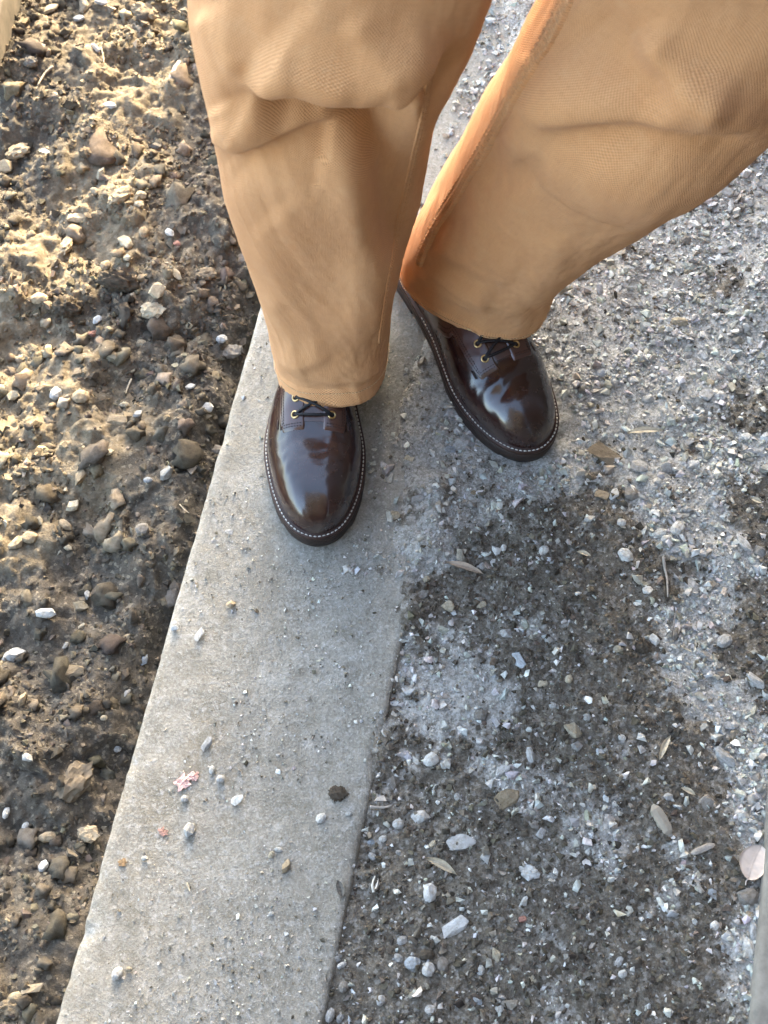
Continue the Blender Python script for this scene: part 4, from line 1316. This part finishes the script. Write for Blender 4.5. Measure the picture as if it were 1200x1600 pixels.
# ---------------------------------------------------------------- stones one can pick out
ANG, RND, FLT = [], [], []
for i in range(12):
    V, F = hull_mesh('stone', 24, 700 + i, 0.62, 0.30); ANG.append(mesh_np('stone', V, F, False))
for i in range(8):
    V, F = hull_mesh('stone', 60, 760 + i, 0.68, 0.16); RND.append(mesh_np('stone', V, F, False))
for i in range(6):
    V, F = hull_mesh('stone', 22, 800 + i, 0.30, 0.30); FLT.append(mesh_np('stone', V, F, False))
CLD = []
for i in range(6):
    V, F = lump(830 + 3 * i, 4, 0.42, 3.0, 0.7); CLD.append(mesh_np('clod', V, F, True))
ROK = []
for i in range(5):
    V, F = lump(900 + 3 * i, 3, 0.36, 1.7, 0.5); ROK.append(mesh_np('stone', V, F, False))
HUE = {'w': ((.44, .44, .42), 'white'), 'g': ((.36, .36, .35), 'pale grey'), 'b': ((.33, .36, .385), 'bluish grey'), 't': ((.33, .265, .18), 'tan'),
       'y': ((.38, .335, .25), 'pale yellowish'), 'n': ((.17, .135, .095), 'brown'), 'd': ((.072, .058, .043), 'dark'), 'k': ((.20, .185, .165), 'dull grey'), 'r': ((.36, .19, .15), 'brick red')}
# x y size(px) aspect angle hue shape
STONES = '''
146 522 15 .8 20 r a|277 382 12 .8 0 r a|30 240 42 .7 20 t k|9 264 26 .8 0 t a|135 243 26 .9 0 n c|246 229 22 .75 20 k a|159 272 22 .6 70 y a|188 310 42 .6 35 t k|221 307 17 .8 0 y r|217 322 15 .8 0 y r
120 343 28 .7 10 t f|105 388 38 .5 80 t k|197 382 32 .5 -50 y a|225 366 19 .8 90 t r|266 366 17 .7 -40 w a|165 416 18 .8 60 t r|324 431 34 .75 10 n k|377 408 22 .7 10 k a
277 431 22 .6 -40 y f|247 456 30 .7 60 y a|240 488 40 .85 10 y k|62 470 27 .7 0 t r|107 484 50 .75 5 d c|187 446 72 .5 -8 d c|152 502 17 .7 60 b a|221 538 16 .8 0 y r
311 532 19 .8 0 y a|347 532 17 .8 0 g r|362 553 36 .7 15 k k|172 555 24 .7 -40 y a|404 446 19 .5 100 g a|131 12 24 .7 80 y a|80 17 26 .6 40 y a|159 6 20 .7 0 g a
124 32 17 .7 0 b a|227 22 46 .6 -20 t k|236 -4 34 .6 0 n a|50 72 40 .6 15 k f|49 101 24 .8 0 k c|172 167 20 .6 0 g f|22 621 22 .6 30 y a|89 617 24 .8 70 g r
127 622 26 .85 0 t r|184 659 30 .75 0 t f|216 648 18 .7 40 g a|194 633 15 .6 10 y a|298 606 15 .7 10 w a|324 640 22 .7 10 g a|339 706 22 .8 0 k r|259 741 26 .6 45 w a
232 752 14 .7 0 b r|171 709 16 .7 20 y a|115 792 26 .7 50 y a|126 749 30 .4 70 t a|103 823 24 .6 -40 t r|107 857 13 .8 0 y a|47 842 24 .8 0 t r|26 850 26 .7 40 t a
223 829 22 .9 0 k r|137 931 16 .5 100 g a|127 949 25 .7 -5 y a|74 963 32 .5 0 w r|128 979 12 .5 40 y f|22 1026 38 .6 20 w a|103 1010 12 .7 50 w a|107 1054 56 .4 15 t f
36 1094 24 .5 70 t a|227 1032 19 .6 70 b a|199 1084 15 .5 60 g a|43 1185 20 .7 -30 w a|116 1225 84 .6 55 n k|139 1305 38 .8 0 t k|11 1271 20 .5 80 w r|41 1292 14 .7 60 w r
52 1318 22 .5 55 y r|69 1354 19 .75 60 w r|75 1309 26 .6 10 t r|52 1545 36 .5 20 t f|20 1575 44 .7 10 t k|163 1123 11 .8 0 y r|184 1172 12 .8 0 g r
312 993 23 .65 70 g f|274 983 13 .7 0 b a|358 833 13 .7 0 g f|362 946 15 .8 20 t a|324 1164 24 .6 60 g f|296 1298 23 .75 80 w a|371 1250 20 .75 50 w f|332 1204 13 .7 80 w r
345 1218 13 .9 0 g r|184 1522 21 .75 60 w r|227 1342 11 .8 0 w a|289 1249 12 .9 0 g r|435 1328 13 .6 -10 w r|424 1336 12 .7 60 y r|424 1428 9 .8 0 w r|447 1353 26 .55 70 t a
502 1279 17 .8 40 w r|545 1272 11 .6 0 w r|528 1240 36 .8 0 d c|202 1515 11 .7 0 y r|525 1498 14 .8 0 g r|534 1508 16 .5 25 g r|537 1542 18 .8 70 k r|516 1587 22 .6 70 g r|532 1590 18 .6 60 g r
1059 826 26 .75 50 w r|1031 834 23 .65 10 w r|1041 843 19 .7 15 g r|977 868 26 .8 -50 w r|921 810 20 .6 15 w a|971 816 14 .9 0 w r|850 859 15 .9 0 w r|787 856 13 .7 70 w r
810 1032 28 .65 -60 b f|857 1000 14 .7 -20 w r|889 1061 14 .8 60 y r|847 1069 18 .7 20 y a|1079 917 34 .6 -60 g f|1012 923 17 .85 0 w a|1132 1002 26 .8 30 g r|1180 1064 32 .6 -50 g a
1104 619 24 .9 0 g a|1012 624 18 .9 0 w a|1125 619 20 .8 0 g a|1082 726 23 .7 30 g a|999 728 30 .75 0 g f|1042 732 21 .8 0 g a|960 773 21 .7 60 w a|986 773 23 .9 0 k r|941 773 24 .9 0 t f
945 711 52 .75 -20 n f|926 749 22 .7 20 g f|915 662 23 .6 -40 b f|1110 783 18 .75 30 w a|1110 599 15 .9 0 y r|1187 706 23 .7 -40 g a|1166 683 17 .8 0 w a|1161 850 34 .45 -60 g a
1187 863 24 .8 -40 g a|1078 842 25 .5 -70 g a|1059 859 25 .6 20 g f|1022 1000 22 .6 -50 w a|1056 990 25 .45 70 k r|1104 1026 26 .6 -30 g a|971 683 15 .6 -60 b a|1074 797 17 .6 0 g r|966 1015 15 .8 0 y r|1005 1011 34 .8 -30 d c
894 1141 31 .75 -40 y a|902 1166 20 .8 0 g a|863 1102 12 .9 0 w r|917 1121 13 .9 0 w r|938 1175 17 .7 -40 b a|972 1153 13 .8 -20 w r|674 1187 24 .9 30 w r|829 1180 25 .5 100 g r|785 1204 28 .6 40 g a
792 1251 46 .7 30 t f|658 1277 30 .75 0 g a|622 1288 18 .9 0 w r|715 1246 14 .8 -60 w r|581 1316 14 .6 0 b r|598 1311 12 .9 0 w r|582 1338 15 .8 -50 g r|622 1332 9 .9 0 w r|676 1319 15 .6 40 y r
721 1314 44 .7 20 g f|826 1363 40 .65 -20 g k|672 1395 30 .7 85 g r|711 1450 44 .65 35 g f|644 1506 25 .9 0 b r|670 1515 23 .85 60 g r|691 1508 26 .75 100 k r|628 1469 17 .8 20 g r|622 1497 16 .8 -40 g r
667 1492 23 .7 0 d r|751 1516 15 .9 90 w r|776 1492 23 .6 -70 y a|834 1529 20 .8 0 y f|595 1563 17 .8 70 g r|673 1578 19 .8 0 g r|745 1563 18 .7 -40 b a|780 1577 14 .9 0 w r|973 1522 15 .8 20 w r
1132 1183 38 .6 -50 g a|1124 1138 28 .4 -55 b a|1138 1134 20 .8 0 g a|1160 1274 24 .85 -20 w a|1169 1401 34 .8 0 k r|1177 1455 33 .45 85 g r|1170 1482 34 .6 -75 w r|1116 1447 16 .9 40 w r|1085 1440 14 .6 -70 w a|1171 1429 13 .8 -30 t r
951 1390 24 .6 80 t f|965 1503 22 .6 50 g f|1104 1254 25 .8 40 k a|1044 1245 15 .8 0 g a|815 1437 15 .7 20 r a|846 1302 20 .6 60 g a|834 1288 19 .7 -30 k a|1044 1583 16 .8 0 b a|750 1118 22 .9 0 k r|613 1220 28 .55 100 k f
1132 300 28 .7 -20 w a|1112 294 22 .7 -60 g a|1155 324 26 .8 20 k a|1141 324 24 .5 70 g a|1171 320 16 .8 0 g a|1085 350 24 .5 -50 w a|1072 375 18 .9 0 k r|1125 408 19 .8 -60 w r|1142 406 18 .7 0 w a|1062 504 26 .6 -10 y r|1036 482 24 .5 -30 g f|1074 425 13 .7 10 y r|1123 494 14 .6 60 w a|1153 515 16 .9 0 g r|1099 555 22 .6 -60 g a|1075 556 18 .6 60 g a|967 450 16 .35 60 w f|1182 305 15 .7 0 g r|1184 290 18 .7 30 g a
776 84 15 .75 60 w a|783 74 14 .8 -40 b a|705 209 9 .8 0 b r|712 118 9 .9 0 w r|720 695 28 .7 20 g f|734 690 30 .8 0 g f|704 703 17 .9 0 b f|676 708 16 .5 -60 w a|640 716 15 .9 0 y f|616 805 17 .9 20 y r|674 803 23 .7 20 w f|653 780 21 .7 20 g f|666 905 13 .9 0 y a|661 930 22 .7 20 k a|700 948 22 .8 0 y a|752 945 17 .6 30 y a|753 886 17 .9 0 g a|770 880 13 .7 80 w a|704 879 22 .4 0 b f|717 733 10 .9 0 w r|752 737 13 .8 40 w a|750 937 12 .7 0 k r|740 770 11 .8 0 t a|812 751 12 .9 0 g r|790 990 24 .8 -30 g a|680 762 12 .6 0 g a
'''
LAND = [('pink paper scrap', 290, 1221), ('round pinkish leaf', 1177, 1350), ('toe on the slab', 489, 850), ('turned-out toe', 842, 715), ('straw leaf', 689, 1355),
        ('slim leaf', 1005, 678), ('bent twig', 1039, 905), ('big buried rock', 116, 1225), ('bright white chip', 259, 741), ('white edge chunk', 22, 1026), ('big yellowish stone', 240, 488),
        ('long dark clod', 187, 446), ('flat brown stone', 945, 711), ('bluish flat stone', 810, 1032), ('row of three pebbles', 668, 1508), ('grey wood chip', 1033, 1282), ('right trouser hem', 780, 535),
        ('big tan rock at the top', 227, 22), ('grey wood splinter', 275, 115), ('upper left tan stones', 30, 240), ('slender brown leaf', 725, 890), ('dark clod on the slab', 528, 1240), ('right trouser knee', 1190, 215)]
ownland = {(945, 711): 'flat brown stone half sunk in the gravel by the turned-out boot', (259, 741): 'bright white chip on the dark soil near the slab edge', (240, 488): 'big round yellowish stone in the dug soil beside the trouser leg',
           (187, 446): 'long dark crumbly clod in the middle of the dug soil', (116, 1225): 'big tan rock half buried beside the lower slab', (22, 1026): 'white stone chunk at the left edge of the dug soil',
           (810, 1032): 'bluish flat stone on the pale dust patch right of the slab', (227, 22): 'big tan rock at the top of the dug soil', (30, 240): 'larger of two tan stones at the upper left edge', (528, 1240): 'dark clod trodden onto the slab near its right edge'}
def where(px, py):
    best = min(LAND, key=lambda l: math.hypot(px - l[1], py - l[2]) + (0 if math.hypot(px - l[1], py - l[2]) > 6 else 999))
    dx, dy = px - best[1], py - best[2]
    a = math.degrees(math.atan2(-dy, dx)) % 360
    d8 = ['right of', 'up and right of', 'above', 'up and left of', 'left of', 'down and left of', 'below', 'down and right of'][int((a + 22.5) // 45) % 8]
    r = math.hypot(dx, dy)
    return ('just ' if r < 45 else '') + d8, best[0], r
rows = [q.split() for line in STONES.strip().split('\n') for q in line.split('|')]
made = []
rs = np.random.default_rng(77)
for q in rows:
    px, py, sp, asp, ang = float(q[0]), float(q[1]), float(q[2]), float(q[3]), float(q[4])
    hue, sh = q[5], q[6]
    z = 0.0
    for _ in range(6):
        c = G(px, py, z); z = 0.6 * float(gz(c.x, c.y)) + 0.4 * z
    c = G(px, py, z)
    zt = float(gz(c.x, c.y))
    size = sp * 1.08 * (G(px + 1, py, z) - c).length
    pool = {'a': ANG, 'r': RND, 'f': FLT, 'c': CLD, 'k': ROK}[sh]
    o = bpy.data.objects.new('clod' if sh == 'c' else ('pebble' if sp < 20 else 'stone'), pool[int(rs.integers(len(pool)))])
    th = {'a': 0.62, 'r': 0.7, 'f': 0.5, 'c': 0.75, 'k': 0.6}[sh]
    o.scale = (size / 2, size / 2 * max(asp, 0.42), size / 2 * (0.55 + 0.45 * asp) * (1.0 if sh != 'f' else 0.9))
    o.rotation_euler = (rs.normal() * 0.12, rs.normal() * 0.12, math.radians(ang))
    sink = 0.44 if px > 560 else (0.30 if px > 400 else 0.24)
    if sp > 60 and sh == 'k': sink = 0.5
    o.location = (c.x, c.y, zt + size / 2 * th * (0.55 - sink) + (0.002 if px < 400 else 0))
    if (int(px), int(py)) == (528, 1240): o.scale[2] *= 0.45
    b = HUE[hue][0]; f = 1 + 0.16 * rs.normal()
    o.color = (*[min(0.8, max(0.02, v * f)) for v in b], 1)
    if not o.data.materials: o.data.materials.append(M_CLODO if sh == 'c' else M_STONE)
    COL.objects.link(o)
    kindw = {'a': 'angular', 'r': 'rounded', 'f': 'flat', 'c': 'crumbly', 'k': 'rough'}[sh]
    sizew = 'small' if sp < 17 else ('' if sp < 27 else 'large')
    noun = 'soil clod' if sh == 'c' else ('pebble' if sp < 20 else 'stone')
    d8, ln, r = where(px, py)
    lab = ' '.join(f'{sizew} {HUE[hue][1]} {kindw} {noun} {d8} the {ln}'.split())
    own = ownland.get((int(px), int(py)))
    made.append([o, own or lab, r, noun, bool(own)])
seen = {}
for m_ in made: seen.setdefault(m_[1], []).append(m_)
ORD = ['nearest', 'second nearest', 'third nearest', 'fourth nearest', 'fifth nearest', 'sixth nearest']
for lab, ms in seen.items():
    ms.sort(key=lambda m_: m_[2])
    for i, m_ in enumerate(ms):
        l_ = lab if len(ms) == 1 else ORD[min(i, 5)] + ' ' + lab
        tag(m_[0], l_, 'clod' if m_[3] == 'soil clod' else ('pebble' if m_[3] == 'pebble' else 'stone'), 'loose stones on the ground')

# ---------------------------------------------------------------- leaves, twigs, scraps
def place(px, py):
    z = 0.0
    for _ in range(6):
        c = G(px, py, z); z = 0.6 * float(gz(c.x, c.y)) + 0.4 * z
    c = G(px, py, z)
    return c.x, c.y, float(gz(c.x, c.y)), (G(px + 1, py, z) - c).length

def leaf(name, px, py, length_px, width_px, ang, mat, label, curl=0.15, power=1.0, lift=0.003, stalk=0.0, tip=1.0):
    x, y, z, k = place(px, py)
    L, W = length_px * k, width_px * k
    n, m = 26, 9
    t = np.linspace(0, 1, n); w = np.sin(np.pi * np.clip(t, 0.001, .999) ** tip) ** power * W / 2
    s = np.linspace(-1, 1, m)
    T, S = np.meshgrid(t, s, indexing='ij')
    X = (T - 0.5) * L; Y = S * w[:, None] + 0.05 * L * np.sin(T * 3.0)
    Z = curl * W * (np.abs(S) ** 1.4) * 0.6 + 0.10 * L * curl * np.sin(T * np.pi * 1.3 + 0.4) + 0.0006 * noise(T * 9, S * 2, int(px)) - 0.0005 * (np.abs(S) < 0.1)
    top = np.stack([X, Y, Z], -1).reshape(-1, 3)
    bot = top - [0, 0, 0.0005]
    F = grid_faces(n, m)
    rim = np.concatenate([np.arange(m), np.arange(1, n) * m + m - 1, (n - 1) * m + np.arange(m - 2, -1, -1), np.arange(n - 2, 0, -1) * m])
    nr = len(rim)
    side = np.stack([rim, np.roll(rim, -1), np.roll(rim, -1) + n * m, rim + n * m], 1)
    parts = [(np.vstack([top, bot]), np.vstack([F, F[:, ::-1] + n * m, side]), np.zeros((0, 3), int))]
    V, F = merge(parts)
    o = obj(name, mesh_np(name, V, F), mat)
    a = math.radians(ang)
    o.location = (x, y, z + lift); o.rotation_euler = (0.05, -0.04, a)
    tag(o, label, 'leaf')
    if stalk:
        P = np.stack([-L / 2 - np.linspace(-0.1, 1, 8) * stalk * k, 0.0006 * np.sin(np.linspace(0, 4, 8)), np.linspace(0.0004, -0.001, 8)], 1)
        V, F = merge([tube(P, 0.0006, 6)])
        obj('stalk', mesh_np('stalk', V, F), mat, o)
        mid = np.stack([X[:, 0] * 0.92, Y[:, m // 2], Z.reshape(n, m)[:, m // 2] + 0.0003], 1)
        V, F = merge([tube(mid, np.linspace(0.0006, 0.0002, n), 5)])
        obj('midrib', mesh_np('midrib', V, F), mat, o)
    return o
G_LEAF = 'dry fallen leaves'
leaf('leaf', 1177, 1350, 58, 44, 62, M_PINKLEAF, 'round pinkish beige leaf with a short stalk near the right edge', 0.10, 0.55, 0.005, 9)
leaf('leaf', 689, 1355, 54, 13, -28, M_LEAF, 'straw coloured pointed leaf lying on the dark soil', 0.7, 0.9, 0.003)
leaf('leaf', 1006, 678, 56, 10, 4, M_LEAF, 'slim straw coloured leaf right of the turned-out boot', 0.3, 0.8, 0.005)
leaf('leaf', 725, 890, 62, 11, -19, mat_plain('brown_dry_leaf', (0.30, 0.235, 0.175), 0.85, 0.25, 200), 'slender brown leaf lying where the slab edge disappears', 0.3, 0.8, 0.004)
leaf('leaf', 1038, 1170, 44, 10, 62, M_LEAF, 'pale curled leaf standing off the dark soil at right', 0.4, 0.8, 0.004)
leaf('leaf', 1074, 1238, 24, 8, -28, M_LEAF, 'tiny pale leaf above the grey wood chip', 0.4, 0.8, 0.004)
leaf('leaf', 912, 867, 22, 7, -20, M_LEAF, 'tiny pale leaf above the dark soil below the turned-out boot', 0.3, 0.7, 0.003)
leaf('leaf', 71, 242, 20, 8, -15, mat_plain('white_husk', (0.56, 0.53, 0.45), 0.8, 0.12, 200), 'white husk beside the tan stones at the upper left', 0.5, 0.8, 0.006)
leaf('leaf', 1180, 785, 20, 8, -25, M_LEAF, 'small straw leaf at the right edge above the pale stones', 0.4, 0.8, 0.004)
leaf('leaf', 531, 1390, 28, 12, -75, mat_plain('dark_leaf_scrap', (0.10, 0.09, 0.075), 0.85, 0.2, 200), 'dark leaf scrap on the slab beside its right edge', 0.3, 0.8, 0.0015)

def twig(px_pts, rad, mat, label, name='twig', seedv=0):
    P = []
    for (px, py) in px_pts:
        x, y, z, k = place(px, py)
        P.append((x, y, z))
    P = np.array(P)
    zz = np.maximum(P[:, 2], np.percentile(P[:, 2], 60)) + rad * 1.2 + 0.001
    P[:, 2] = zz
    base = P.mean(0)
    s = np.linspace(0, 1, len(P))
    _, Q = resample(np.column_stack([s, P - base]), 20)
    r = rad * (1 - 0.55 * np.linspace(0, 1, 20)) * (1 + 0.15 * noise(np.linspace(0, 9, 20), np.zeros(20), seedv))
    V, F = merge([tube(Q, r, 7)])
    o = obj(name, mesh_np(name, V, F), mat)
    o.location = base
    return tag(o, label, 'twig')
twig([(1036, 872), (1038, 890), (1041, 908), (1042, 936)], 0.0019, M_TWIG, 'bent grey twig standing out on the soil below the turned-out boot')
twig([(1055, 958), (1050, 985), (1048, 992)], 0.0008, M_TWIG, 'thin grey stalk below the bent twig', seedv=1)
twig([(1062, 1010), (1080, 1020)], 0.0010, M_LEAF, 'short straw stalk on the pale gravel at right', seedv=2)
twig([(875, 478), (877, 490), (874, 502)], 0.0009, M_TWIG, 'short curved stalk on the gravel beside the right trouser hem', seedv=3)
twig([(158, 76), (162, 90), (163, 100)], 0.0011, M_LEAF, 'straw stalk sticking out of the soil at upper left', seedv=4)
twig([(286, 58), (291, 68), (300, 76)], 0.0010, M_LEAF, 'straw stalk on the soil close to the left trouser leg', seedv=5)
twig([(206, 594), (200, 606), (197, 616)], 0.0011, M_LEAF, 'yellow straw stalk in the dug soil left of the slab', seedv=6)
twig([(281, 789), (290, 799), (297, 806)], 0.0007, M_LEAF, 'thin pale rootlet on the dark soil near the slab edge', seedv=7)
twig([(584, 1395), (582, 1383), (586, 1370)], 0.0016, mat_plain('bleached_stalk', (0.5, 0.47, 0.4), 0.8, 0.15, 200), 'bleached short stalk beside the slab edge on the dark soil', seedv=8)
twig([(292, 1380), (297, 1393)], 0.0013, M_LEAF, 'tiny pale splinter lying on the lower slab', seedv=9)
twig([(578, 1262), (598, 1263), (612, 1261)], 0.0018, M_TWIG, 'short grey stick beside the right edge of the slab', seedv=10)
twig([(148, 715), (143, 722), (140, 730)], 0.0008, M_LEAF, 'small straw stalk left of the white chip', seedv=11)
twig([(10, 145), (28, 128)], 0.0009, M_TWIG, 'thin twig on the shaded soil at the upper left edge', seedv=12)
twig([(84, 108), (72, 122), (60, 136)], 0.0022, M_WOOD, 'pale wood sliver on the sandy soil at upper left', seedv=13)

def slab_chip(name, px, py, lp, wp, hp, ang, mat, label, cat, seedv, tilt=0.1):
    """a splintered bar of wood"""
    x, y, z, k = place(px, py)
    r = np.random.default_rng(seedv)
    n = 9
    t = np.linspace(-0.5, 0.5, n)
    prof = np.array([(-.5, -.3), (-.42, .35), (0, .5), (.4, .38), (.5, -.2), (.1, -.5)])
    V = []
    for i in range(n):
        f = 0.55 + 0.45 * math.cos(math.pi * t[i]) ** 0.5 if abs(t[i]) < .5 else 0.25
        V.append(np.column_stack([np.full(6, t[i] * lp * k) + r.normal(size=6) * 0.02 * lp * k, prof[:, 0] * wp * k * f + r.normal() * 0.03 * wp * k, prof[:, 1] * hp * k * f]))
    V = np.array(V).reshape(-1, 3)
    e = (n - 1) * 6
    tr = [[0, i + 1, i] for i in range(1, 5)] + [[e, e + i, e + i + 1] for i in range(1, 5)]
    Vm, Fm = merge([(V, grid_faces(n, 6, True), np.array(tr))])
    o = obj(name, mesh_np(name, Vm, Fm, False), mat)
    o.location = (x, y, z + hp * k * 0.35); o.rotation_euler = (0.1, tilt, math.radians(ang))
    return tag(o, label, cat)
slab_chip('wood_chip', 1033, 1282, 52, 21, 12, -62, M_WOOD, 'grey wood chip lying slantwise on the dark soil at right', 'wood', 1)
slab_chip('wood_splinter', 275, 112, 52, 13, 8, 74, M_TWIG, 'grey wood splinter on the soil beside the left trouser leg', 'wood', 2, 0.15)
slab_chip('wood_splinter', 150, 76, 20, 9, 6, -50, M_TWIG, 'short brown wood splinter on the soil at upper left', 'wood', 3, 0.1)
slab_chip('wood_splinter', 1098, 1327, 40, 11, 7, 20, M_TWIG, 'dusty grey splinter left of the round pinkish leaf', 'wood', 4, 0.0)

def scrap(name, px, py, r_px, mat, label, cat, seedv, flat=0.35, spikes=0.35):
    x, y, z, k = place(px, py)
    r = np.random.default_rng(seedv)
    n, m = 22, 6
    a = np.linspace(0, 2 * np.pi, n, endpoint=False)
    R = r_px * k * (1 + spikes * r.normal(size=n)); R = np.clip(R, 0.4 * r_px * k, 1.7 * r_px * k)
    q = np.linspace(0.05, 1, m)
    V = np.stack([q[:, None] * R * np.cos(a), q[:, None] * R * np.sin(a), flat * r_px * k * (0.5 + 0.9 * noise(np.outer(q, np.cos(a)) * 3, np.outer(q, np.sin(a)) * 3, seedv)) * (1.2 - 0.7 * q[:, None])], -1)
    top = V.reshape(-1, 3); bot = top - [0, 0, 0.0006]
    N_ = n * m
    F = grid_faces(m, n, True)
    e = (m - 1) * n + np.arange(n)
    side = np.stack([e, np.roll(e, -1), np.roll(e, -1) + N_, e + N_], 1)
    c = np.arange(n)
    allV = np.vstack([top, bot, top[:n].mean(0)[None]])
    Vm, Fm = merge([(allV, np.vstack([F, F[:, ::-1] + N_, side]), np.stack([np.roll(c, -1), c, np.full(n, 2 * N_)], 1))])
    o = obj(name, mesh_np(name, Vm, Fm, False), mat)
    o.location = (x, y, z + 0.001)
    return tag(o, label, cat)
scrap('paper_scrap', 286, 1222, 12, M_PAPER, 'larger torn pink paper scrap lying on the slab', 'paper', 41, 0.4, 0.22)
scrap('paper_scrap', 303, 1213, 8, M_PAPER, 'smaller pink paper scrap touching the larger one on the slab', 'paper', 42, 0.5, 0.22)
scrap('red_fragment', 255, 1300, 7, M_RED, 'faint red crumb smeared on the slab below the pink scrap', 'fragment', 43, 0.15, 0.3)
scrap('rust_fragment', 191, 1348, 6, M_RUST, 'rust brown crumb on the lower left of the slab', 'fragment', 44, 0.2, 0.3)

# ---------------------------------------------------------------- kerb at the right edge, board at the upper left
def beam(p0, p1, width, z0, z1, mat, name, label, cat, seedv):
    p0, p1 = np.array(p0), np.array(p1)
    d = (p1 - p0); L = np.linalg.norm(d); d /= L; nrm = np.array([d[1], -d[0]])
    us = np.linspace(0, L, 160)
    b = 0.006
    pr = np.array([(0, z0), (0, z1 - b), (b * .3, z1 - b * .3), (b, z1), (width * .5, z1), (width - b, z1), (width - b * .3, z1 - b * .3), (width, z1 - b), (width, z0)])
    U, Vv = np.meshgrid(us, pr[:, 0], indexing='ij'); Z = np.broadcast_to(pr[:, 1], U.shape).copy()
    Vv = Vv + 0.0015 * noise(U * 8, Z * 40, seedv); Z = Z + 0.0012 * noise(U * 14, Vv * 30, seedv + 1)
    base = p0
    P = np.stack([U * d[0] + Vv * nrm[0], U * d[1] + Vv * nrm[1], Z], -1).reshape(-1, 3)
    n, m = len(us), len(pr)
    tr = [[0, i + 1, i] for i in range(1, m - 1)] + [[(n - 1) * m, (n - 1) * m + i, (n - 1) * m + i + 1] for i in range(1, m - 1)]
    Vm, Fm = merge([(P, grid_faces(n, m), np.array(tr))])
    o = obj(name, mesh_np(name, Vm, Fm[:, ::-1]), mat)
    o.location = (base[0], base[1], 0)
    return tag(o, label, cat)
a, b_ = G(1178, 1600, 0.012), G(1199, 1310, 0.012)
dv = np.array([b_.x - a.x, b_.y - a.y]); dv /= np.linalg.norm(dv)
a0 = np.array([a.x, a.y])
beam(a0 - dv * 1.6, a0 + dv * 1.9, 0.11, -0.15, 0.012, M_BOARD, 'concrete_kerb', 'weathered concrete kerb cut by the right edge of the picture', 'kerb', 950)
a, b_ = G(-4, 90, -0.01), G(14, 0, -0.01)
dv = np.array([b_.x - a.x, b_.y - a.y]); dv /= np.linalg.norm(dv); a0 = np.array([a.x, a.y])
nv = np.array([dv[1], -dv[0]])
beam(a0 - dv * 0.02 - nv * 0.05, a0 + dv * 1.5 - nv * 0.05, 0.045, -0.16, 0.0, M_FORM, 'timber_board', 'grey timber form board in the top left corner', 'board', 960)
